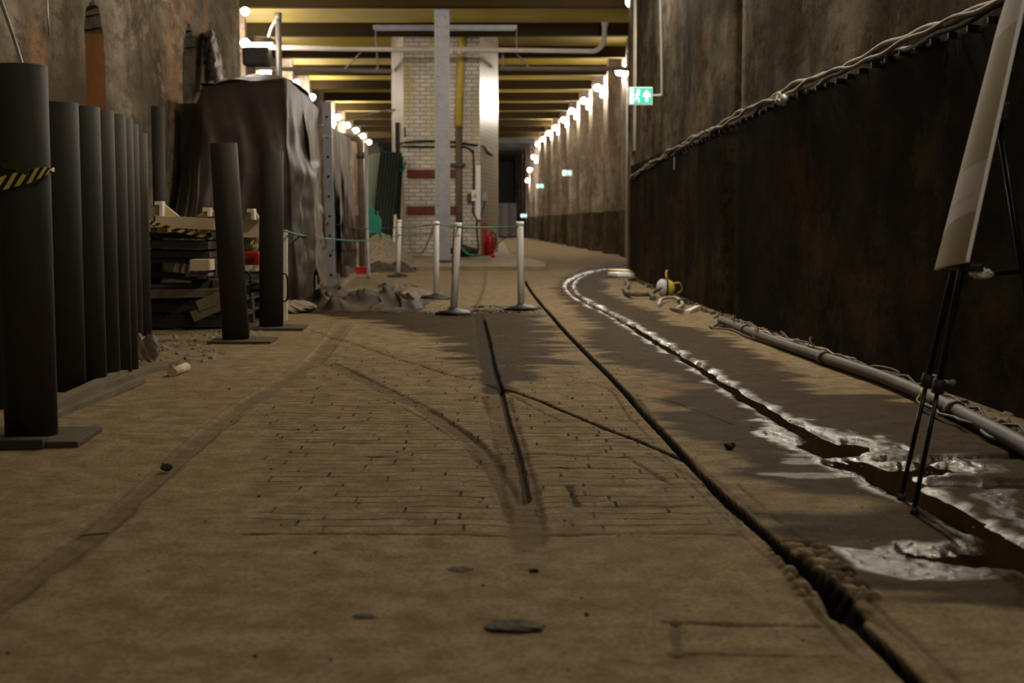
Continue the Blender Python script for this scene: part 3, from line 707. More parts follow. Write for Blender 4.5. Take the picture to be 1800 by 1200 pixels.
for k, (x_, y_) in enumerate(LB):
    d = 4.4 * FPX / (391 - y_); p = A(x_, y_, d)
    lamp(p, -1, 'glowing round lamp on the far left wall, %s from the camera' % order[k], group='lamps along the far left wall', drop=k in (1, 4, 8))
lamp(A(1109, 3, 26.6), 1, 'bright lamp at the top of the right wall corner above the exit sign', r=.10)
lamp(A(431, 20, 21.5), -1, 'bright lamp at the upper end of the left wall', r=.06)
for k, y_ in enumerate((-4, 1, 6, 11, 16, 21)):
    lamp((2.20, y_, 5.3), 1, 'lamp high on the right wall above the cable run, out of the picture', 'bulb_near' if y_ < 9 else 'bulb_mid', .13, 'lamps above the camera on the right', False)
for k, y_ in enumerate((-4, 1, 6, 11, 16)):
    lamp((-3.7, y_, 5.3), -1, 'lamp high on the left wall above the tubes, out of the picture', 'bulb_dim', .13, 'lamps above the camera on the left', False)

# ------------------------------------------------------------------ CEILING PIPES
Yp = 34.0
t = thing('overhead_pipe', 'pale overhead pipe crossing in front of the pillar with an upturned end', 'pipe', A(700, 90, Yp))
m = MB(); m.tube([A(428, 82, Yp), A(600, 86, Yp), A(900, 88, Yp), A(1040, 90, Yp)] + [A(1040 + 22 * math.sin(a), 68 + 22 * math.cos(a), Yp) for a in np.linspace(.2, 1.57, 6)] + [A(1063, 42, Yp)], .062, 12); m.build('tube', M['pipe_white'], t)
m = MB(); m.tube([A(1063, 46, Yp), A(1063, 38, Yp)], .085, 12); m.build('end_flange', M['pipe_white'], t)
for x_ in (800, 806): pass
m = MB(); m.box(A(792, 90, Yp), (.06, .16, .16)); m.build('coupling', M['pipe_white'], t)
m = MB(); m.box(A(807, 90, Yp), (.06, .16, .16)); m.build('coupling', M['pipe_white'], t)
Yq = 38.5
m = MB(); m.tube([A(438, 120, Yq), A(689, 125, Yq)], .06, 10); tag(m.build('overhead_pipe', M['grey_pipe']), 'lower grey pipe crossing the left vault to the pillar', 'pipe')
m = MB(); m.tube([A(878, 120, Yq), A(1000, 121, Yq), A(1112, 121, Yq)], .06, 10); tag(m.build('overhead_pipe', M['grey_pipe']), 'lower grey pipe crossing the right vault to the wall', 'pipe')
m = MB(); a = A(656, 46, 33.0); b = A(909, 50, 33.0); m.box((a + b) / 2, ((b - a).length, .14, .10), None, .01); m.box((a + b) / 2 + Vector((0, 0, -.05)), ((b - a).length - .1, .05, .06)); tag(m.build('support_channel', M['galv']), 'grey steel channel across the pillar top behind the column', 'channel')
for (x0, y0, x1, y1, lb) in [(660, 50, 664, 120, 'thin steel hanger rod under the left end of the channel'), (908, 52, 908, 86, 'thin steel hanger rod under the right end of the channel'), (884, 92, 884, 116, 'short hanger rod right of the pillar below the pale pipe'), (638, 88, 608, 119, 'slanted steel brace in the left vault'), (908, 94, 927, 116, 'slanted steel brace in the right vault')]:
    m = MB(); m.tube([A(x0, y0, 34.5), A(x1, y1, 34.5)], .022, 8); m.sphere(A(x1, y1, 34.5), .035, 8, 6); tag(m.build('hanger_rod', M['galv']), lb, 'rod')
# dark standpipe left with conduit box
t = thing('scaffold_pole', 'dark upright pole rising above the covered shed', 'pole', A(490, 135, 22))
m = MB(); q = A(491, 150, 22); m.tube([A(489, 25, 22), q, (q.x, q.y, 0)], .05, 12); m.build('tube', M['galv_dark'], t)
m = MB(); m.lathe(A(489, 26, 22), [(.06, -.06), (.06, .03), (.0001, .04)], 12); m.build('cap', M['galv_dark'], t)
m = MB(); m.tube(bez([A(487, 34, 22), A(478, 48, 22), A(472, 66, 22)], 10), .028, 8); m.build('side_arm', M['wire_pale'], t)
jb_ = A(452, 100, 28.5); t = thing('junction_box', 'dark box mounted between lamps at the end of the left wall', 'box', jb_)
m = MB(); m.box(jb_, (.55, .4, .38), None, .05); m.build('casing', M['cable_black'], t)
m = MB(); m.box((-6.2, jb_.y, jb_.z + .1), (1.5, .06, .06)); m.build('bracket', M['galv'], t)
m = MB(); m.box(A(455, 78, 28.4), (.55, .10, .05)); tag(m.build('lamp_tube', M['bulb']), 'glowing tube light just above the dark box on the left', 'lamp')

# ------------------------------------------------------------------ EXIT SIGNS
def exit_sign(c, w, h, rz, label, detail=True, both=False):
    c = Vector(c); R = Matrix.Rotation(rz, 3, 'Z')
    t = thing('exit_sign', label, 'sign', c, 'green exit signs')
    m = MB(); m.box(c, (w, .06, h), rz, .008); m.build('housing', M['white_plastic'], t)
    L = lambda x, z, y=-.034: c + R @ Vector((x * w, y, z * h))
    m = MB(); m.add([L(-.47, -.43), L(.47, -.43), L(.47, .43), L(-.47, .43)], [(0, 1, 2, 3)]); m.build('panel', M['sign_green'], t)
    ar = [(.20, -.30), (.30, -.30), (.30, .02), (.40, -.06), (.40, .08), (.25, .32), (.10, .08), (.10, -.06), (.20, .02)]
    m = MB(); m.add([L(x, z, -.038) for x, z in ar], [list(range(len(ar)))]); m.build('arrow', M['sign_white'], t)
    m = MB(); m.add([L(x, z, -.037) for x, z in [(-.44, -.4), (-.30, -.4), (-.30, .4), (-.44, .4)]], [(0, 1, 2, 3)]); m.build('doorway', M['sign_white'], t)
    m = MB(); m.tube([L(-.10, .27, -.036), L(-.10, .27, -.040)], .06 * h * 1.6, 10)
    for a, b, r_ in (((-.12, .17), (-.17, -.05), .05), ((-.13, .12), (-.03, .06), .022), ((-.14, .12), (-.24, .04), .022), ((-.17, -.05), (-.08, -.16), .028), ((-.08, -.16), (-.08, -.34), .026), ((-.17, -.05), (-.22, -.2), .028), ((-.22, -.2), (-.30, -.24), .024)):
        m.bar(L(*a, -.039), L(*b, -.039), r_ * 2 * h, .003, R @ Vector((0, -1, 0)))
    m.build('running_figure', M['sign_white'], t); return t
a = A(1105, 153, 21); b = A(1147, 185, 21)
exit_sign((a + b) / 2, b.x - a.x, a.z - b.z, 0, 'large green exit sign with running figure and up arrow beside the right wall corner')
cable('conduit', [A(1160, -10, 21), A(1162, 80, 21), A(1163, 160, 21), A(1161, 167, 21), A(1147, 168, 21)], .018, 'grey_pipe', 'thin grey conduit dropping down the right wall to the large exit sign', 'conduit')
m = MB(); m.tube([A(1119, -20, 25.7), A(1117, 265, 25.7)], .055, 12); tag(m.build('conduit', M['pipe_white']), 'thick pale upright pipe on the corner behind the large exit sign', 'conduit')
for x_, y_, d, lb in ((997, 304, 56, 'small green exit sign glowing on the far right wall, nearest of three'), (949.5, 327, 73, 'small green exit sign glowing between the lamps and the pillar, middle of three'), (921, 379, 88, 'smallest green exit sign at the far end of the tunnel')):
    exit_sign(A(x_, y_, d), .40, .24, 0, lb)
exit_sign(A(1110, 250, 34.5), .45, .5, 1.15, 'turned exit sign seen edge-on below the large exit sign')

# ------------------------------------------------------------------ STEEL TUBES at left
def tube_at(base, D, Hh, top=None, hollow=True):
    t = thing('steel_tube', '', 'steel tube', base); top = top or (base + Vector((0, 0, Hh)))
    ax = (top - base); L = ax.length; R = ax.to_track_quat('Z', 'Y').to_matrix(); r = D / 2
    m = MB(); m.lathe(base, [(r * .9, 0.0), (r, 0.0), (r, L - .004), (r - .003, L), (r - .012, L), (r - .014, L - .4), (.0001, L - .42)], 40, R)
    m.build('shell', M['steel_tube'], t); return t
D0 = .233; TH = 1.70
t0 = tube_at(F(56, 776), D0, TH); t0['label'] = 'nearest and largest dark steel tube with hazard tape tied around it'; t0['group'] = 'dark steel tubes'
bp = F(56, 776)
m = MB(); m.box((bp.x + .02, bp.y + .02, .018), (.48, .46, .03), .06, .006); m.build('base_plate', M['plate'], t0)
m = MB(); m.box((bp.x - .07, bp.y - .20, .025), (.40, .09, .045), .03, .006); m.build('skid', M['plank_dark'], t0)
rowp = [(116, 686), (154, 676), (179, 666), (200, 657), (213, 649), (224, 634), (241, 612)]
rl = ['second steel tube from the camera, first of the row against the kerb', 'third steel tube from the camera, in the row', 'fourth steel tube from the camera, in the row', 'fifth steel tube from the camera, in the row', 'sixth steel tube from the camera, in the row', 'slim sliver of steel tube between the sixth and the last of the row', 'last steel tube of the row, a little shorter, with a lifting loop']
proto = None
for (x_, y_), lb in zip(rowp, rl):
    b = F(x_, y_)
    if proto is None: proto = tube_at(b, D0, TH); proto['label'] = lb; proto['group'] = 'dark steel tubes'; pb0 = b.copy()
    else: dup(proto, b - pb0, lb, 'dark steel tubes')
last = F(241, 612)
dup(proto, A(-22, 720, 7.3) - Vector((0, 0, A(-22, 720, 7.3).z)) - pb0, 'steel tube cut by the left picture edge behind the nearest tube', 'dark steel tubes')
def loop(t, c, hh=.12, s_=1, base=None):
    m = MB(); m.tube(bez([c + Vector((-.03 * s_, 0, hh)), c + Vector((.02 * s_, 0, hh * .9)), c + Vector((.03 * s_, 0, 0)), c + Vector((.02 * s_, 0, -hh * .9)), c + Vector((-.03 * s_, 0, -hh))], 16), .008, 7); m.build('lifting_loop', M['black_metal'], t)
for (bx, by), (tx_, ty), lb, pl_ in (((415, 601), (393, 252), 'leaning dark steel tube, left of the pair before the timber stack', ((448, 604), (380, 604))), ((477, 578), (477, 266), 'upright dark steel tube, right of the pair beside the tarp', ((540, 585), (440, 585)))):
    b = F(bx, by); b.z = .03; tp = A(tx_, ty, b.y)
    t = tube_at(b, .225, 1.7, tp); t['label'] = lb; t['group'] = 'dark steel tubes'
    m = MB(); m.box((b.x + .06, b.y, .014), (.52, .5, .026), .05, .006); m.build('base_plate', M['plate'], t)
    loop(t, A(bx + 19 if bx < 450 else bx + 23, 505 if bx < 450 else 505, b.y - .02), .13)
m = MB(); kp = [F(60, 745), F(140, 708), F(240, 668), F(330, 628)]
for q0, q1 in zip(kp[:-1], kp[1:]): pass
def plank(p0, p1, w, h, mat, label, name='plank', cat='plank', group=None):
    m = MB(); m.bar(Vector(p0) + Vector((0, 0, h / 2)), Vector(p1) + Vector((0, 0, h / 2)), w, h); return tag(m.build(name, M[mat], None), label, cat, group)
plank(F(60, 738), F(214, 664), .09, .05, 'plank', 'long low timber sill in front of the row of steel tubes', 'timber_sill', 'sill')
plank(F(30, 762), F(250, 672), .05, .03, 'plank', 'thin batten lying on the ground outside the timber sill', 'batten', 'batten')
plank(F(150, 692), F(310, 640), .07, .035, 'plank', 'short board lying at the far end of the timber sill', 'board', 'board')
m = MB(); m.tube([F(303, 655, .03), F(327, 645, .03)], .032, 12); tag(m.build('tube_offcut', M['plank_pale']), 'short pale cylinder lying on the ground near the steel tubes', 'offcut')
# hazard tape on nearest tube
def ribbon(m, pts, ws, up=Vector((0, 0, 1))):
    n = len(pts); m.grid([[Vector(p) - up * w / 2, Vector(p), Vector(p) + up * w / 2] for p, w in zip(pts, ws)], True, True)
yt = bp.y - D0 / 2 - .006
tc = thing('hazard_tape', 'yellow and black hazard tape tied around the nearest steel tube', 'tape', A(50, 310, yt))
base_pts = [(-40, 330), (-10, 325), (12, 320), (30, 315), (50, 310), (66, 305), (80, 301), (90, 299)]
m = MB(); n_ = 40; bp_ = bez([A(x, y, yt - .012 + .05 * max(0, (x - 60) / 40) ** 2) for x, y in base_pts], n_)
ws = [(.060 if k < len(bp_) * .6 else .060 * (1 - .75 * (k / len(bp_) - .6) / .4)) for k in range(len(bp_))]
ribbon(m, bp_, ws); m.build('strip', M['tape'], tc)
m = MB(); q = bez([A(88, 299, yt + .03), A(94, 298, yt + .09), A(96, 299, yt + .13)], 8); ribbon(m, q, [.012, .012, .014, .016, .018, .02, .02, .02, .02][:len(q)]); m.build('knot', M['tape'], tc)
m = MB(); q = bez([A(5, 292, yt), A(25, 289, yt - .01), A(40, 296, yt - .012), A(52, 304, yt - .014)], 14); ribbon(m, q, [.02 + .035 * math.sin(math.pi * k / (len(q) - 1)) for k in range(len(q))]); o = m.build('loose_fold', M['tape_green'], tc); o['label'] = 'dull olive fold of tape'
# wires up left
m = MB(); m.tube(bez([A(-6, -20, 6.2), A(8, 20, 6.25), A(26, 72, 6.3), A(43, 126, 6.32)], 20), .008, 8); tag(m.build('steel_cable', M['wire_pale']), 'pale slanting cable rising from the nearest steel tube', 'cable')
m = MB(); m.tube([W(82, -20, -3.96), W(84, 30, -3.96), W(87, 62, -3.96)], .010, 6); tag(m.build('steel_cable', M['wire_pale']), 'thin pale vertical wire on the left wall', 'wire')

# ------------------------------------------------------------------ TIMBER STACK
def board(p0, p1, w, h, mat, label, group=None, cat='plank', name='plank'):
    m = MB(); m.bar(p0, p1, w, h); return tag(m.build(name, M[mat]), label, cat, group)
YT = 13.0
def pallet(c, w, d, rz, label, mat='plank_dark', group='pallets in the stack'):
    c = Vector(c); t = thing('pallet', label, 'pallet', c, group); R = Matrix.Rotation(rz, 3, 'Z'); q = lambda x, y, z: c + R @ Vector((x, y, z))
    for k in range(5):
        m = MB(); m.box(q((-.5 + (k + .5) / 5) * w, 0, .125), (w / 5 - .03, d, .02), rz); m.build('top_board', M[mat], t)
    for k in (-1, 0, 1):
        m = MB(); m.box(q(0, k * (d / 2 - .05), .066), (w, .09, .088), rz); m.build('bearer', M[mat], t)
    for k in (-1, 0, 1):
        m = MB(); m.box(q(k * (w / 2 - .06), 0, .011), (.1, d, .02), rz); m.build('bottom_board', M[mat], t)
    return t
pc = A(335, 585, 13.4); pc.z = 0
pallet(pc, 1.25, 1.3, .04, 'dark pallet at the bottom of the timber stack', group='pallets in the stack')
pallet(pc + Vector((.02, .05, .137)), 1.2, 1.25, -.05, 'dark pallet second from the bottom of the timber stack')
pallet(pc + Vector((-.02, .03, .274)), 1.22, 1.25, .02, 'dark pallet third from the bottom of the timber stack, under the loose offcuts')
# slanted crate boards
for k, (a_, b_, lb) in enumerate([((338, 557), (390, 534), 'lower slanted grey board leaning on the bottom pallets'), ((347, 538), (392, 521), 'upper slanted grey board leaning on the bottom pallets')]):
    board(A(*a_, 12.55), A(*b_, 12.6), .03, .10, 'plank', lb)
board(A(258, 517, 12.7), A(388, 514, 12.7), .10, .075, 'plank', 'grey horizontal beam across the middle of the timber stack')
zc = A(300, 475, 13.2).z
for k, (x_, y_, w_, lb) in enumerate([(345, 505, 14, 'small dark offcut block on the middle beam, left'), (358, 505, 20, 'dark offcut block on the middle beam, centre'), (376, 506, 16, 'dark offcut block on the middle beam, by the leaning tube')]):
    m = MB(); p = A(x_, y_, 12.85); m.box((p.x, 12.9, p.z + .02), (w_ * 12.9 / FPX, .2, .12), .2 * k, .01); tag(m.build('timber_block', M['plank_dark']), lb, 'block', 'offcut blocks in the stack')
m = MB(); p = A(356, 465, 12.7); m.box(p, (.175, .3, .10), .05); tag(m.build('timber_block', M['plank_pale']), 'pale timber block end with visible grain in the stack', 'block')
m = MB(); p = A(351, 482, 12.75); m.box(p, (.21, .3, .03), .05); tag(m.build('timber_block', M['plank']), 'thin grey board under the pale timber block', 'board')
for (x0, y0, x1, y1, Yd, w_, h_, mt, lb) in [(262, 428, 384, 430, 13.3, .9, .07, 'plank_dark', 'wide dark board near the top of the timber stack'), (264, 444, 386, 446, 13.35, .9, .06, 'plank_dark', 'second wide dark board in the timber stack'), (262, 455, 388, 459, 13.2, .5, .05, 'plank_dark', 'third dark board in the timber stack'), (262, 480, 340, 488, 13.3, .3, .05, 'plank_dark', 'dark board end low in the timber stack'), (258, 412, 384, 414, 13.3, .6, .06, 'plank_dark', 'dark board right under the pale beam')]:
    board(A(x0, y0, Yd), A(x1, y1, Yd), w_, h_, mt, lb)
# supports of the stack
for x_, lb in ((275, 'left upright post inside the timber stack'), (372, 'right upright post inside the timber stack')):
    board(A(x_, 512, 13.4), A(x_, 400, 13.4), .09, .09, 'plank_dark', lb, None, 'post', 'timber_post')
board(A(279, 389, 12.9), A(382, 394, 12.9), .25, .105, 'plank_pale', 'pale beam lying across the top of the timber stack')
board(A(282, 403, 13.0), A(296, 404, 13.0), .2, .06, 'plank_pale', 'pale packer under the left end of the pale beam')
board(A(355, 404, 13.0), A(364, 410, 13.0), .15, .10, 'plank_pale', 'pale packer under the right end of the pale beam')
def trestle(px, py, wpx, hpx, Yd, label, half=False):
    t = thing('wooden_wedge', label, 'wooden frame', A(px, py, Yd), 'white wooden triangles on the stack')
    a, b, c = A(px - wpx, py, Yd), A(px + wpx, py, Yd), A(px, py - hpx, Yd)
    s_ = A(px + 5, py - hpx * .95, Yd); s0 = A(px - 5, py - hpx * .95, Yd)
    m = MB(); m.prism([a, b, s_, s0], (0, 0, 0), (0, .06, 0)); m.build('cheek', M['plank_pale'], t)
    m = MB(); p = A(px + 3, py - hpx * .5, Yd - .05); m.box(p, (.03, .09, hpx * Yd / FPX), None); m.build('peg', M['white_wood'], t)
    m = MB(); p = A(px - 1, py - hpx, Yd + .02); m.box(p, (.07, .12, .035), None); m.build('head', M['white_wood'], t); return t
trestle(282, 380, 32, 23, 13.0, 'white wooden triangle on the left end of the pale beam')
trestle(366, 380, 22, 12, 13.0, 'white wooden triangle on the right end of the pale beam, partly behind the tube')
trestle(443, 386, 14, 16, 13.6, 'white wooden triangle between the two paired steel tubes')
m = MB(); p = A(440, 402, 13.7); m.box(p, (.21, .04, .17)); tag(m.build('plywood_panel', M['plank_pale']), 'pale plywood panel seen between the two paired steel tubes', 'panel')
# red bin between tubes
p = A(441, 470, 13.6)
t = thing('red_crate', 'small red crate on a white base between the two paired tubes', 'crate', p)
m = MB(); m.box(A(441, 454, 13.6), (.19, .2, .13), None, .01); m.build('box', M['red'], t)
m = MB(); m.box(A(440, 456, 13.49), (.09, .01, .035)); m.build('handle_slot', M['black_rubber'], t)
m = MB(); m.box(A(442, 471, 13.6), (.22, .24, .06), None, .008); m.build('base', M['white_wood'], t)
board(A(425, 478, 13.7), A(468, 477, 13.7), .3, .04, 'plank', 'grey board carrying the small red crate')
for (y_, lb) in ((500, 'upper grey slat below the red crate'), (516, 'middle grey slat below the red crate'), (534, 'lower grey slat below the red crate')):
    board(A(425, y_, 13.9), A(462, y_ + 2, 13.9), .3, .06, 'plank_dark', lb)
for x_, lb in ((424, 'left post under the red crate'), (466, 'right post under the red crate')):
    board(A(x_, 560, 13.9), A(x_, 478, 13.9), .06, .06, 'plank_dark', lb, None, 'post', 'timber_post')
# tapes
m = MB(); q = bez([A(262, 390, 12.6), A(280, 395, 12.6), A(310, 404, 12.58), A(340, 411, 12.56), A(374, 419, 12.5)], 30); ribbon(m, q, [.032] * len(q)); tag(m.build('hazard_tape', M['tape_s']), 'yellow and black hazard tape sagging across the timber stack', 'tape')
m = MB(); q = bez([A(430, 436, 13.3), A(440, 430, 13.25), A(446, 424, 13.3), A(450, 432, 13.28), A(457, 438, 13.3)], 24); ribbon(m, q, [.035] * len(q)); q = bez([A(433, 430, 13.26), A(444, 432, 13.2), A(456, 430, 13.26)], 12); ribbon(m, q, [.03] * len(q)); tag(m.build('hazard_tape', M['tape_s']), 'crumpled bow of hazard tape between the two paired tubes', 'tape')
m = MB(); a = F(500, 563); b = A(500, 404, a.y); m.bar(a, b, .04, .06); tag(m.build('timber_post', M['white_wood']), 'pale upright batten just right of the upright steel tube', 'post')

# ------------------------------------------------------------------ COVERED SHED
def folds(u, seed):
    r = random.Random(seed); s_ = 0
    for k in (5, 9, 14, 23):
        ph = r.random(); f = (u * k + ph + .35 * math.sin(u * 7 + ph * 6)) % 1.0; s_ += (1 - abs(2 * f - 1)) ** 1.6 / (k ** .55)
    return s_ - .55
def lerp_path(P, u):
    P = [Vector(p) for p in P]; n = len(P) - 1; x = min(u * n, n - 1e-6); i = int(x); return P[i].lerp(P[i + 1], x - i)
def drape(m, top, bot, nu, nv, amp, seed, curve=.8, zn=.0):
    g = []
    for i in range(nu):
        u = i / (nu - 1); a = lerp_path(top, u); b = lerp_path(bot, u); row = []
        t_ = (lerp_path(bot, min(1, u + .01)) - lerp_path(bot, max(0, u - .01))); t_.z = 0; t_ = t_.normalized() if t_.length > 1e-6 else Vector((1, 0, 0)); nrm = Vector((t_.y, -t_.x, 0))
        for j in range(nv):
            v = j / (nv - 1); p = a.lerp(b, v); w = v ** curve
            p = a.lerp(b, v); k = w * (1 - .0 * v)
            lat = folds(u + .03 * math.sin(v * 5 + seed), seed) * amp * k + (float(fbm(u * 9, v * 5, seed, 3)) - .5) * amp * 1.1 * min(1, v * 3)
            row.append(p + nrm * lat + Vector((0, 0, (float(fbm(u * 6, v * 4, seed + 5, 2)) - .5) * zn)))
        g.append(row)
    m.grid(g, True)
zt = 2.60
topP = [(-4.0, 17.0, 1.5), (-3.85, 16.4, 2.1), (-3.60, 16.05, 2.58), (-2.60, 15.95, 2.65), (-2.62, 17.5, 2.62), (-2.76, 19.7, 2.63)]
botP = [(-4.1, 15.2, .1), (-3.9, 15.1, .05), (-3.5, 15.3, .02), (-2.40, 15.5, .02), (-2.42, 16.8, .02), (-2.78, 19.6, .7)]
t = thing('covered_shed', 'tall stack under a dark brown tarpaulin behind the timber and paired tubes', 'covered stack', (-3.2, 17.5, 0))
m = MB(); drape(m, topP, botP, 190, 60, .17, 3, .75, .05); tarp = m.build('tarpaulin', M['tarp'], t)
m = MB(); g = []
for i in range(24):
    u = i / 23; g.append([Vector((-3.62 + u * 1.0 - v * .16, 16.02 - .08 * u + v * 3.7, 2.59 + .06 * u + .03 * math.sin(u * 5) + .24 * math.sin(v * 3.1) * math.sin(u * 2.6) + (float(fbm(u * 5, v * 6, 13)) - .5) * .07)) for v in np.linspace(0, 1, 24)])
m.grid(g, True); m.build('tarpaulin_top', M['tarp'], t)
m = MB(); m.box((-3.35, 17.8, 1.2), (1.15, 3.0, 2.4)); m.build('stack_core', M['plank_dark'], t)
# pale folds hanging on the far side
m = MB(); drape(m, [(-2.62, 17.2, 2.5), (-2.72, 18.5, 2.55), (-2.82, 20.0, 2.5)], [(-2.42, 17.3, .25), (-2.55, 18.6, .10), (-2.74, 20.0, .05)], 70, 40, .10, 23, .6, .03); o = m.build('pale_lining', M['tarp_pale'], t); o['label'] = 'pale grey inner side of the cover'
# loose flap and fence sheet beyond the post
m = MB(); drape(m, [(-2.74, 20.5, 2.45), (-2.86, 22.6, 2.50), (-2.92, 25.0, 2.52)], [(-2.74, 20.6, .12), (-2.74, 22.6, .10), (-2.88, 25.0, .10)], 70, 30, .10, 29, .4, .03)
tag(m.build('plastic_sheet', M['tarp_pale']), 'pale grey plastic sheet hanging between the slotted post and the standpipe', 'sheet')
m = MB(); drape(m, [(-2.62, 21.0, 2.2), (-2.66, 22.2, 1.5)], [(-2.58, 21.0, .35), (-2.52, 22.5, .25)], 24, 24, .10, 37, .6, .02)
tag(m.build('plastic_sheet', M['tarp']), 'dark triangular flap of tarpaulin hanging right of the slotted post', 'sheet')
# slotted post
p0 = A(583, 500, 20.3); p1 = A(574, 179, 20.3)
t = thing('slotted_post', 'grey galvanised upright post with holes at the shed corner', 'post', (p0.x, p0.y, 0))
m = MB(); m.bar((p0.x, p0.y, 0), p1, .13, .05, Vector((0, -1, 0))); m.build('channel', M['galv'], t)
for k in range(9):
    q = Vector((p0.x, p0.y, 0)).lerp(p1, .08 + k * .105); m = MB(); m.lathe(q + Vector((0, -.027, 0)), [(.0001, 0), (.02, 0), (.02, .004)], 10, Matrix.Rotation(math.pi / 2, 3, 'X')); m.build('hole', M['black_metal'], t)
m = MB(); q = Vector((p0.x, p0.y, 0)).lerp(p1, .82); m.box(q, (.15, .07, .03)); m.build('strap', M['wire_pale'], t)
# standpipe with red foot
b = F(637, 481); tp = A(633, 240, b.y)
t = thing('standpipe', 'brown grey standpipe with bent top and red foot beside the plastic sheet', 'pipe', b)
m = MB(); m.tube([(b.x, b.y, .1)] + [Vector((tp.x, b.y, tp.z - .15))] + [Vector((tp.x - .12 * (1 - math.cos(a)), b.y, tp.z - .15 + .12 * math.sin(a))) for a in np.linspace(.2, 1.57, 6)] + [A(588, 236, b.y)], .06, 12); m.build('tube', M['brown_pipe'], t)
m = MB(); m.box((b.x, b.y, .07), (.24, .2, .14), None, .01); m.build('foot', M['red'], t)
m = MB(); m.tube([(tp.x, b.y, tp.z - .42), (tp.x, b.y, tp.z - .3)], .078, 12); m.build('collar', M['galv_dark'], t)
m = MB(); m.tube([F(648, 488, .02), A(645, 400, 26.5), A(643, 250, 26.5)], .035, 10); tag(m.build('standpipe', M['galv']), 'thin pale pipe just right of the brown standpipe', 'pipe')
# roll leaning on wall
m = MB(); g = []
cols = [[A(356, 60, 17.9), A(361, 145, 17.7)], [A(363, 58, 17.5), A(371, 145, 17.2)], [A(371, 56, 17.35), A(384, 145, 17.0)], [A(377, 61, 17.6), A(398, 145, 17.3)], [A(374, 60, 18.0), A(396, 145, 17.8)], [A(356, 60, 17.9), A(361, 145, 17.7)]]
for k in range(41):
    u = k / 40 * 5; i_ = min(4, int(u)); fr = u - i_; row = []
    for j_ in range(20):
        v = j_ / 19; p = cols[i_][0].lerp(cols[i_][1], v).lerp(cols[i_ + 1][0].lerp(cols[i_ + 1][1], v), fr)
        n_ = min(1, abs(float(fbm((k % 40) * .22, v * 6, 12, 3)) - .5) * 5); row.append(p + Vector((.05 * (n_ - .5), -.06 * n_, .04 * (n_ - .5))))
    g.append(row)
m.grid(g, True); m.add([r[0] for r in g[:40]], [list(range(40))])
tag(m.build('folded_sheet', M['sack']), 'grey folded plastic sheet leaning on the left wall above the covered stack', 'sheet')
m = MB(); q = A(277, 187, 14.6); m.tube([(q.x, q.y, 0), q], .07, 14); tag(m.build('round_post', M['steel_tube']), 'dark round post against the left wall beside the covered stack', 'post')

# crumpled tarp on the ground
def crumple(x0, x1, y0, y1, amp, mat, label, seed, name='crumpled_sheet', nx=90, ny=60):
    g = []; cx_, cy_ = (x0 + x1) / 2, (y0 + y1) / 2
    for i in range(nx):
        row = []
        for j in range(ny):
            x = x0 + (x1 - x0) * i / (nx - 1); y = y0 + (y1 - y0) * j / (ny - 1)
            e = ((x - cx_) / ((x1 - x0) / 2)) ** 2 + ((y - cy_) / ((y1 - y0) / 2)) ** 2
            n1 = min(1, abs(float(fbm(x * 1.7 + y * .6, y * 1.3, seed, 2)) - .5) * 7); n2 = min(1, abs(float(fbm(x * 3.6 + 3, y * 2.4 - x, seed + 3, 2)) - .5) * 8)
            hgt = max(0, 1 - e) ** .6 * amp * (.22 + .6 * (1 - n1) ** 1.5 + .45 * (1 - n2) ** 1.5)
            row.append(Vector((x + (n2 - .4) * .05, y + (n1 - .4) * .1, max(.004, hgt + .01))))
        g.append(row)
    m = MB(); m.grid(g, True); return tag(m.build(name, M[mat]), label, 'tarpaulin')
crumple(-2.55, -1.05, 15.2, 17.2, .24, 'tarp_floor', 'crumpled grey tarpaulin heaped on the ground at the foot of the shed', 5)
crumple(-2.2, -1.0, 17.4, 19.6, .16, 'tarp_pale', 'paler crumpled sheet lying behind the heaped tarpaulin', 15)
# wet litter strip beneath the posts (uncountable)
def litter(n, region, smin, smax, mat, label, name, seed, flat=.5, z0=0.0):
    r = random.Random(seed); m = MB()
    for k in range(n):
        x, y = region(r); s_ = smin + (smax - smin) * r.random() ** 2; R = Matrix.Rotation(r.random() * 6.3, 3, 'Z') @ Matrix.Rotation(r.uniform(-.5, .5), 3, 'X')
        pts = [Vector((math.cos(a) * s_ * r.uniform(.6, 1.2), math.sin(a) * s_ * r.uniform(.5, 1.1), 0)) for a in np.linspace(0, 2 * math.pi, 6)[:-1]]
        topv = [p * .6 + Vector((0, 0, s_ * flat * r.uniform(.6, 1.3))) for p in pts]
        c = Vector((x, y, z0)); vs = [c + R @ p for p in pts + topv]
        m.add(vs, [list(range(4, -1, -1)), list(range(5, 10))] + [(i, (i + 1) % 5, (i + 1) % 5 + 5, i + 5) for i in range(5)])
    return tag(m.build(name, M[mat]), label, 'debris', None, 'stuff')
M['wet_litter'] = simple('wet_leaf_litter', (.030, .023, .017), (.008, .006, .005), .35, 0, 30)
litter(900, lambda r: (r.uniform(-2.1, .35), r.uniform(15.0, 16.3) + r.gauss(0, .12)), .012, .05, 'wet_litter', 'strip of wet dark litter across the ground under the white posts', 'wet_litter', 3, .18)
litter(260, lambda r: (r.uniform(-2.95, -2.2) , r.uniform(9.0, 12.6)), .008, .045, 'stone', 'loose mortar crumbs scattered between the tubes and the track', 'crumbs', 4, .5)
litter(420, lambda r: (lambda y: (XW(y) - .12 - .10 * r.random() + r.gauss(0, .03), y))(r.uniform(4.5, 25)), .008, .05, 'rubble_dark', 'dark crumbled debris along the foot of the right wall', 'wall_debris', 5, .5)
litter(260, lambda r: (lambda y: (XW(y) - .10 + r.gauss(0, .04), y))(r.uniform(4.5, 17)), .01, .045, 'stone', 'pale plaster crumbs along the foot of the right wall', 'plaster_crumbs', 6, .5)
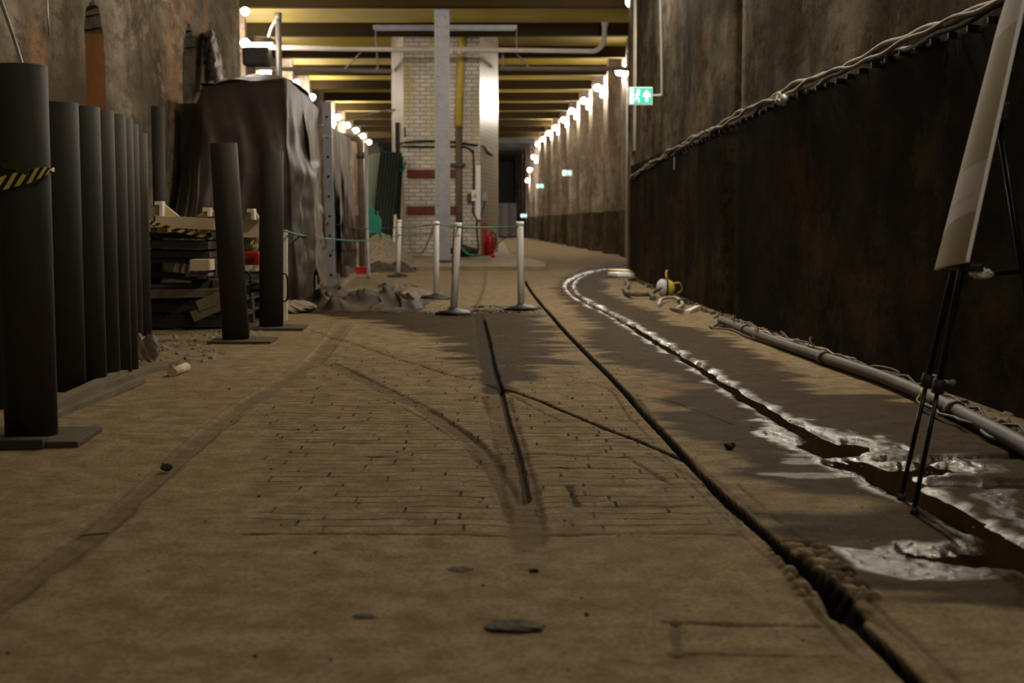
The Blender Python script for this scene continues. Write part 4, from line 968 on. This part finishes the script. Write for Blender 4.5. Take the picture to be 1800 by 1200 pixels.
litter(200, lambda r: (r.uniform(-2.2, 1.9), r.uniform(2.7, 6.8)), .002, .007, 'stone', 'tiny pale grit scattered over the near ground', 'grit', 8, .5)
litter(90, lambda r: (r.uniform(-2.4, 1.6), r.uniform(2.7, 8.5)), .004, .011, 'rubble_dark', 'tiny dark crumbs scattered over the near ground', 'grit', 9, .5)

def stone(p, sx_, sy_, sz_, mat, label, seed, cat='stone', name='stone'):
    bm = bmesh.new(); bmesh.ops.create_icosphere(bm, subdivisions=4, radius=1); m = MB(); bm.verts.index_update()
    vs = []
    for v in bm.verts:
        n = .45 + 1.1 * float(fbm(v.co.x * 1.9 + v.co.z + 5, v.co.y * 1.9 + 5, seed, 3)); vs.append(Vector(p) + Vector((v.co.x * sx_ * n, v.co.y * sy_ * n, (v.co.z + .6) * sz_ * n)))
    m.add(vs, [[v.index for v in f.verts] for f in bm.faces], False); bm.free(); return tag(m.build(name, M[mat]), label, cat)
stone(F(908, 1103), .062, .05, .007, 'rubble_dark', 'flat dark lump on the ground at the bottom centre', 3)
stone(F(808, 1000), .034, .03, .003, 'rubble_dark', 'thin dark scrap left of the centre track', 4)
stone(F(640, 1084), .032, .022, .002, 'rubble_dark', 'small dark smear of earth in the left foreground', 5)
stone(F(938, 1005), .014, .012, .006, 'rubble_dark', 'little dark chip above the flat dark lump', 6)
stone(F(293, 825), .022, .02, .014, 'rubble_dark', 'little stone sitting in the left track groove', 7)
stone(F(1283, 787), .02, .025, .014, 'rubble_dark', 'small wet pebble on the shiny ground by the puddle', 8)
stone(F(255, 635), .10, .10, .12, 'stone', 'grey rubble lump leaning on the last steel tube', 9, 'rubble', 'rubble_lump')
stone(F(515, 548), .22, .3, .07, 'stone', 'low pale heap of sand beside the upright tube', 10, 'heap', 'sand_heap')
plank(F(140, 943), F(190, 938), .012, .008, 'plank', 'thin stick lying across the left track groove', 'stick', 'stick')
# rubble mound left of pillar
def mound(cx_, cy_, rx, ry, hh, z0, mat, label, seed):
    g = []
    for i in range(40):
        row = []
        for j in range(40):
            x = -1.2 + 2.4 * i / 39; y = -1.2 + 2.4 * j / 39; e = max(0, 1 - x * x - y * y)
            row.append(Vector((cx_ + x * rx, cy_ + y * ry, z0 - .03 + e * hh * (.7 + .6 * float(fbm(x * 2, y * 2, seed))) + e * .25 * (float(fbm(x * 6, y * 6, seed + 1, 3)) - .5))))
        g.append(row)
    m = MB(); m.grid(g, False); return tag(m.build('rubble_heap', M[mat]), label, 'rubble', None, 'stuff')
c_ = A(668, 440, 30); mound(c_.x, 30.5, .75, 1.6, .62, .10, 'stone', 'heap of grey rubble left of the pillar under the green chair', 7)
c_ = A(672, 465, 27.5); mound(c_.x, 28.0, .75, .7, .2, .0, 'tarp_floor', 'low dark heap of debris behind the back white post', 11)
# green chair, tipped over
t = thing('plastic_chair', 'green plastic chair upended on the rubble heap', 'chair', A(652, 410, 30))
def pbox(px0, py0, px1, py1, y, d_, name, mat='green', rot=None):
    a, b = A(px0, py0, y), A(px1, py1, y); m = MB(); m.box((a + b) / 2, (abs(b.x - a.x), d_, abs(a.z - b.z)), rot, .015); return m.build(name, M[mat], t)
pbox(636, 366, 659, 383, 28.6, .06, 'backrest'); pbox(648, 378, 668, 410, 28.4, .05, 'seat')
for x_ in (634, 664):
    m = MB(); m.tube([A(x_, 372, 28.6), A(x_ - 3, 402, 28.8)], .022, 8); m.build('leg', M['green'], t)
for x_ in (650, 668):
    m = MB(); m.tube([A(x_, 384, 28.4), A(x_ + 1, 418, 28.4)], .022, 8); m.build('leg', M['green'], t)
# corrugated sheets
def corr(m, c0, c1, c2, c3, n, amp):                    # bottom-left, bottom-right, top-right, top-left
    g = []
    for i in range(n * 6 + 1):
        u = i / (n * 6); a = Vector(c0).lerp(Vector(c1), u); b = Vector(c3).lerp(Vector(c2), u); o_ = Vector((0, -amp * math.sin(u * n * 2 * math.pi), 0)); g.append([a + o_, b + o_])
    m.grid(g, True)
for k, (bl, br_, tr, tl, y0_, y1_, mt, lb) in enumerate([((640, 408), (656, 412), (672, 268), (648, 272), 34.8, 35.8, 'sheet_pale', 'pale green corrugated sheet leaning at the left of the sheet stack'), ((652, 412), (690, 424), (706, 268), (668, 266), 34.2, 35.5, 'sheet_dark', 'dark green corrugated sheet in front of the sheet stack'), ((668, 440), (700, 448), (709, 275), (690, 266), 34.8, 35.8, 'sheet_dark', 'dark green corrugated sheet leaning behind, against the pillar')]):
    m = MB(); corr(m, A(*bl, y0_), A(*br_, y0_), A(*tr, y1_), A(*tl, y1_), 7, .035); tag(m.build('corrugated_sheet', M[mt]), lb, 'sheet', 'leaning corrugated sheets')
m = MB(); m.box(A(708, 360, 37.2), (.35, .3, 4.4)); tag(m.build('dark_board', M['cable_black']), 'dark upright board in the gap behind the leaning sheets', 'board')
board(A(695, 378, 34.0), A(692, 450, 33.5), .07, .05, 'white_wood', 'pale upright batten before the leaning sheets', None, 'batten', 'batten')
m = MB(); m.tube(bez([A(706, 275, 35.6), A(703, 285, 35.6), A(702, 295, 35.6), A(708, 300, 35.6), A(712, 285, 35.7)], 16), .03, 8); tag(m.build('hose', M['green_rope']), 'green hose loop hung on the pillar edge', 'hose')
stone(A(822, 447, 34), .35, .2, .14, 'rubble_dark', 'dark debris lying at the pillar base behind the white posts', 14, 'debris', 'debris_heap')
cable('hose', [A(812, 436, 33.8), A(822, 446, 33.6), A(836, 449, 33.6), A(842, 447, 33.6)], .03, 'green', 'green hose curled at the pillar base', 'hose')

# ------------------------------------------------------------------ WHITE POSTS AND ROPES
def wpost(bpx, bpy_, tpx, tpy, label, r=.04):
    b = F(bpx, bpy_); tp = A(tpx, tpy, b.y); t = thing('barrier_post', label, 'barrier post', b, 'white barrier posts')
    m = MB(); g = [(.20, .0), (.20, .018), (.17, .035), (.07, .055), (.05, .075), (.0001, .075)]
    m.lathe(b, g, 28)
    for i, v in enumerate(m.v):
        a = math.atan2(v.y - b.y, v.x - b.x); m.v[i] = v + Vector((0, 0, .012 * (math.sin(a * 2 + bpx) + 1) * min(1, (Vector((v.x - b.x, v.y - b.y))).length / .2)))
    m.build('rubber_base', M['black_rubber'], t)
    d = tp - b; m = MB(); m.tube([b + d * .03, b + d * .985, tp], [r, r, r * .85], 16); m.build('shaft', M['white_plastic'], t)
    m = MB(); m.tube([b + d * .955, b + d * 1.0], [r * 1.12, r * 1.1], 16); m.build('cap', M['white_plastic'], t)
    return tp
P1 = wpost(797, 553, 805, 391, 'white barrier post on a round rubber base, nearest and slightly leaning')
P2 = wpost(916, 545, 914, 389, 'white barrier post standing alone on the right beside the slot')
P3 = wpost(767, 526, 767, 389, 'white barrier post just behind and left of the leaning one', .037)
P4 = wpost(699, 487, 702, 386, 'white barrier post farthest back, beside the rubble heap', .042)
Lp = A(497, 405, 12.8)
def rope(pts, mat, label, r=.009): return cable('rope', pts, r, mat, label, 'rope')
rope([Lp, A(545, 416, 17), A(620, 423, 21), A(660, 421, 23), P4 + Vector((0, 0, -.28))], 'green_rope', 'green cord from the upright steel tube to the farthest white post')
rope([P4 + Vector((0, 0, -.28)), A(735, 412, 21), P3 + Vector((0, 0, -.16))], 'green_rope', 'green cord between the two rear white posts')
rope([A(576, 392, 20.2), A(640, 402, 23), P4 + Vector((0, 0, -.14)), A(735, 398, 21), P3 + Vector((0, 0, -.04))], 'cable_black', 'thin dark cord from the slotted post along the rear white posts', .008)
rope([P3 + Vector((0, -.03, -.03)), P1 + Vector((0, -.045, -.05)), A(855, 400, 15.6), P2 + Vector((0, -.03, -.06))], 'green_rope', 'green cord strung between the front white posts')
rope([P2 + Vector((-.03, 0, -.05)), A(895, 412, 22), A(872, 430, 31), A(868, 433, 33)], 'cable_black', 'dark cord from the right white post to the fire extinguisher', .010)
rope([P1 + Vector((-.04, -.04, -.06)), P1 + Vector((-.055, -.05, -.3)), P1 + Vector((-.06, -.04, -.55))], 'cable_black', 'loose dark string hanging on the leaning white post', .005)

# ------------------------------------------------------------------ EASEL AND BOARD
fa, fb = F(1585, 878), F(1607, 902)
hubY = 4.80; hub = Vector((1.69, 4.80, 1.38))
t = thing('easel', 'black metal tripod easel holding the tall board at the right', 'easel', (1.5, 4.8, 0))
ja = A(1675, 480, 4.86); jb = A(1691, 470, 4.66)
for foot, jn, mid_ in ((fa, ja, A(1630, 668, 4.87)), (fb, jb, A(1650, 678, 4.63))):
    topq = jn + (jn - mid_) * 2.0
    m = MB(); m.tube([mid_, jn, hub + (jn - hub) * .25], .0125, 12); m.tube([foot + Vector((0, 0, .02)), mid_], .0085, 12)
    leg = m.build('leg', M['black_metal'], t)
    m = MB(); m.tube([mid_ + (foot - mid_) * .06, mid_ - (foot - mid_) * .05], .021, 12); o = m.build('clamp', M['black_rubber'], leg)
    m = MB(); q = mid_ - (foot - mid_) * .03; m.tube([q, q + Vector((.04, -.01, .0))], .007, 8); m.sphere(q + Vector((.042, -.01, 0)), .011, 8, 6); m.build('clamp_knob', M['galv'], leg)
    m = MB(); m.tube([foot + Vector((0, 0, -.004)), foot + (mid_ - foot) * .05], [.017, .012], 10); m.build('rubber_foot', M['black_rubber'], leg)
ra = hub; rb = A(1797, 476, 4.82); rf = rb + (rb - hub) * ((rb.z) / (hub.z - rb.z)); rf.z = max(rf.z, .01)
m = MB(); m.tube([ra, rb, rf], .012, 12); m.build('rear_leg', M['black_metal'], t)
sa = A(1692, 476, 4.75); sb = rb
m = MB(); m.tube([sa, A(1735, 482, 4.78), sb], .010, 10); m.build('strut', M['black_metal'], t)
m = MB(); m.box(hub, (.06, .09, .07), None, .01); m.build('hub', M['black_rubber'], t)
m = MB(); c0 = A(1683, 468, 4.75); m.box(c0 + Vector((.01, 0, 0)), (.05, .34, .03), None, .008); m.box(A(1660, 470, 4.95) + Vector((.0, 0, .005)), (.04, .05, .035), None, .008); m.build('ledge', M['black_rubber'], t)
m = MB(); m.tube([hub, Vector((1.80, 4.80, 1.84))], .011, 10); m.build('mast', M['black_metal'], t)
# board
Yn, Yf = 4.5, 5.02
nb = A(1697, 459, Yn); nt = A(1797, 0, Yn); nt = nb + (nt - nb) * 1.09
fb_ = A(1642, 474, Yf); ft = A(1763, 8, Yf)
t = thing('display_board', 'tall narrow looking display board with olive and grey bands on the easel', 'board', (nb + fb_) / 2)
def bpt(u, v):                                            # u: far -> near
    a = fb_.lerp(ft, v); b = nb.lerp(nt, v); p = a.lerp(b, u)
    if u < .5 and v > .88: p = p + (b - a).normalized() * (.12 * ((v - .88) / .12) ** 2 * (1 - u * 2))
    return p + Vector((-.02 * math.sin(math.pi * u), 0, 0))
NU, NV = 20, 40
m = MB(); m.grid([[bpt(i / NU, j / NV) for j in range(NV + 1)] for i in range(NU + 1)], True, True); m.build('print', M['poster'], t)
m = MB(); thk = Vector((.012, -.002, -.003)); g = [[bpt(i / NU, j / NV) + thk for j in range(NV + 1)] for i in range(NU + 1)]; m.grid(g, True)
m.grid([[bpt(1, j / NV), bpt(1, j / NV) + thk] for j in range(NV + 1)]); m.grid([[bpt(0, j / NV), bpt(0, j / NV) + thk] for j in range(NV + 1)]); m.grid([[bpt(i / NU, 0), bpt(i / NU, 0) + thk] for i in range(NU + 1)]); m.grid([[bpt(i / NU, 1), bpt(i / NU, 1) + thk] for i in range(NU + 1)])
m.build('foam_core', M['white_plastic'], t)
# white film knotted on the strut
m = MB(); c0 = A(1725, 481, 4.74)
bm = bmesh.new(); bmesh.ops.create_icosphere(bm, subdivisions=4, radius=1); bm.verts.index_update(); vs = []
for v in bm.verts:
    n = .55 + .95 * abs(float(fbm(v.co.x * 2.3 + 4, v.co.y * 2.3 + v.co.z * 1.9 + 4, 8, 4)) - .1); vs.append(c0 + Vector((v.co.x * .040 * n, v.co.y * .03 * n, v.co.z * .021 * n)))
m.add(vs, [[v.index for v in f.verts] for f in bm.faces], False); bm.free(); tag(m.build('plastic_film', M['shiny_bag']), 'crumpled white plastic wrapped around the easel strut', 'plastic wrap')

# ------------------------------------------------------------------ RIGHT WALL FURNITURE
def czf(y): return float(np.interp(y, [-2, 7, 12.6, 15.3, 18.6, 23, 25.9], [2.13, 2.13, 2.11, 2.04, 2.0, 1.91, 1.80]))
def runner(zoff, r, xoff, seed, mat, label):
    pts = [Vector((XW(y) - .085 + xoff + .012 * math.sin(y * 3.1 + seed), y, czf(y) + zoff + .018 * math.sin(y * 2.3 + seed) + .010 * math.sin(y * 7.7 + seed * 2))) for y in np.arange(-2, CORNER - .05, .12)]
    m = MB(); m.tube(pts, r, 8); return tag(m.build('wall_cable', M[mat]), label, 'cable', 'cables along the right wall')
runner(.03, .022, 0, 0, 'cable', 'upper thick dusty cable along the right wall'); runner(0.0, .016, -.03, 2, 'cable', 'middle thin cable of the run along the right wall'); runner(-.02, .020, .0, 4, 'cable_black', 'lower dark cable of the run along the right wall')
br0 = None
for k in range(50):
    y = 5.2 + k * .30
    if y > 20.5: break
    if br0 is None:
        m = MB(); m.box((XW(y) - .07, y, czf(y) - .06), (.08, .03, .04), None, .006); br0 = tag(m.build('cable_bracket', M['black_rubber']), 'dark bracket tooth under the cable run on the right wall', 'bracket', 'brackets under the wall cables')
    else:
        o = br0.copy(); COL.objects.link(o); o.location = br0.location + Vector((XW(y) - XW(5.2), y - 5.2, czf(y) - czf(5.2) + .01 * math.sin(y * 2.3)))
p = W(1374, 176, 2.31); stone(p + Vector((0, 0, -.03)), .05, .07, .05, 'wire_pale', 'pale round junction fitting sitting on the wall cables', 21, 'fitting', 'cable_fitting')
p = W(1186, 287, 2.27); m = MB(); m.box(p, (.02, .10, .17)); tag(m.build('wall_label', M['grey_box']), 'small pale tag fixed on the right wall below the cables', 'tag')
# pipe along the foot of the wall
pp = [(1850, 812), (1785, 775), (1709, 736), (1617, 690), (1540, 659), (1449, 629), (1372, 603), (1320, 584), (1296, 574), (1268, 563)]
t = thing('floor_pipe', 'long dirty pipe lying along the foot of the right wall', 'pipe', F(1500, 630))
m = MB(); pts = bez([F(a, b_, .05) for a, b_ in pp], 60); m.tube(pts, .040, 14); m.build('tube', M['pipe_floor'], t)
for k in (14, 30, 44):
    d_ = (pts[k + 1] - pts[k]).normalized(); m = MB(); m.tube([pts[k] - d_ * .05, pts[k] + d_ * .05], .05, 14); m.build('coupling', M['pipe_floor'], t)
def wiggle(n, a, b, amp, seed, z=.02):
    r = random.Random(seed); A_, B_ = F(*a), F(*b); out = []
    for k in range(n + 1):
        p = A_.lerp(B_, k / n); out.append(p + Vector((r.uniform(-amp, amp), r.uniform(-amp, amp), z + r.random() * z * 1.6)))
    return out
cable('floor_cable', wiggle(10, (1800, 800), (1615, 722), .03, 3), .010, 'cable_black', 'black cable on the ground in front of the floor pipe, right')
cable('floor_cable', wiggle(14, (1840, 800), (1560, 668), .03, 4, .03), .008, 'cable_black', 'second black cable twisted beside the floor pipe')
cable('floor_cable', wiggle(24, (1580, 672), (1290, 570), .03, 5, .025), .008, 'cable', 'dusty cable tangled around the floor pipe')
cable('floor_cable', wiggle(18, (1500, 640), (1260, 566), .04, 6, .02), .007, 'wire_pale', 'pale wire coiling loosely over the floor pipe')
cable('floor_cable', wiggle(8, (1400, 620), (1250, 577), .03, 7, .015), .009, 'plank', 'brown cord on the ground in front of the pipe end')
for k, (x_, y_, r_) in enumerate(((1622, 703, .05), (1425, 610, .07), (1290, 572, .09), (1330, 590, .06))):
    c0 = F(x_, y_, .05); m = MB(); m.tube([c0 + Vector((.02 * math.sin(a * 2), r_ * math.cos(a), .02 + r_ * .8 * math.sin(a))) for a in np.linspace(0, 6.28, 24)], .006, 7)
    tag(m.build('wire_loop', M['yellow' if k == 0 else 'cable']), ('yellow tie looped around the floor pipe behind the easel legs', 'wire loop around the middle of the floor pipe', 'large wire loop at the far end of the floor pipe', 'wire loop just before the far end of the floor pipe')[k], 'loop')
# work lamp and hoses by the wall
c0 = F(1172, 522)
t = thing('work_lamp', 'yellow and grey work lamp lying against the right wall', 'work lamp', c0)
m = MB(); m.sphere(c0 + Vector((-.06, -.02, .13)), .11, 16, 10, (.8, 1, 1.05)); m.build('lens', M['lens'], t)
m = MB(); m.lathe(c0 + Vector((.02, .02, .12)), [(.115, -.05), (.12, 0), (.09, .06), (.03, .09)], 16, Matrix.Rotation(1.57, 3, 'Y')); m.build('housing', M['yellow'], t)
m = MB(); m.tube([c0 + Vector((-.02 + .02, .0, .13)) + Vector((0, .125 * math.cos(a), .125 * math.sin(a))) for a in np.linspace(0, 6.28, 24)], .012, 8); m.build('guard', M['black_rubber'], t)
m = MB(); m.tube(bez([c0 + Vector((.08, 0, .18)), c0 + Vector((.17, -.02, .19)), c0 + Vector((.20, -.02, .10)), c0 + Vector((.14, -.03, .05))], 16), .013, 8); m.build('handle', M['yellow'], t)
m = MB(); m.tube(bez([c0 + Vector((0, 0, .24)), c0 + Vector((-.01, .02, .32)), c0 + Vector((.005, .03, .36))], 8), .014, 8); m.build('hook', M['yellow'], t)
cable('hose', bez([F(1097, 510, .03), F(1105, 500, .06), F(1100, 492, .08), F(1118, 488, .04)], 20), .03, 'cable', 'short bent dusty hose near the wall corner', 'hose', 30)
cable('hose', [F(1098, 505, .03), F(1103, 514, .05), F(1120, 517, .06), F(1142, 517, .05), F(1150, 524, .03)], .035, 'plank', 'thick pale hose lying before the work lamp', 'hose')
cable('hose', [F(1158, 537, .02), F(1163, 526, .06), F(1175, 523, .05), F(1190, 524, .04), F(1200, 534, .03), F(1190, 543, .02)], .022, 'wire_pale', 'pale hose looped in front of the work lamp', 'hose')
cable('cable', [F(1145, 520, .03), F(1152, 512, .10), F(1163, 506, .16)], .02, 'plank', 'frayed brown cord behind the work lamp', 'cord')
m = MB(); m.box(F(1092, 482, .05), (.34, .5, .07), .3, .02); tag(m.build('sandbag', M['white_plastic']), 'flat white board end lying at the wall corner', 'board')
m = MB(); m.box(F(1096, 477, .08), (.35, .9, .07), .25, .02); tag(m.build('plank', M['yellow']), 'yellow plank lying at the wall corner', 'plank')
for k, (a_, b_, w_, h_, mt, lb) in enumerate([((1208, 552), (1226, 543), .06, .04, 'white_wood', 'pale wooden offcut lying before the wall joint'), ((1195, 535), (1205, 532), .10, .06, 'plank_dark', 'dark block beside the pale hose'), ((1180, 545), (1200, 549), .04, .03, 'plank', 'thin board lying below the work lamp'), ((1250, 578), (1266, 566), .025, .02, 'plank', 'short stick propped on the floor pipe end'), ((1385, 598), (1372, 583), .02, .02, 'plank', 'stick leaning behind the floor pipe'), ((1590, 665), (1550, 655), .03, .02, 'plank', 'splintered stick lying behind the floor pipe')]):
    plank(F(*a_, .0), F(*b_, .02), w_, h_, mt, lb, 'offcut', 'offcut')

# ------------------------------------------------------------------ WORLD, VIEW
w = bpy.data.worlds.new('world'); sc.world = w; w.use_nodes = True
bg = w.node_tree.nodes['Background']; bg.inputs[0].default_value = (.9, .8, .65, 1); bg.inputs[1].default_value = .01
sc.view_settings.view_transform = 'Standard'; sc.view_settings.look = 'None'; sc.view_settings.exposure = 0.35; sc.view_settings.gamma = 1; sc.view_settings.use_curve_mapping = False
for o in list(bpy.data.objects):
    if '_w' in o: del o['_w']
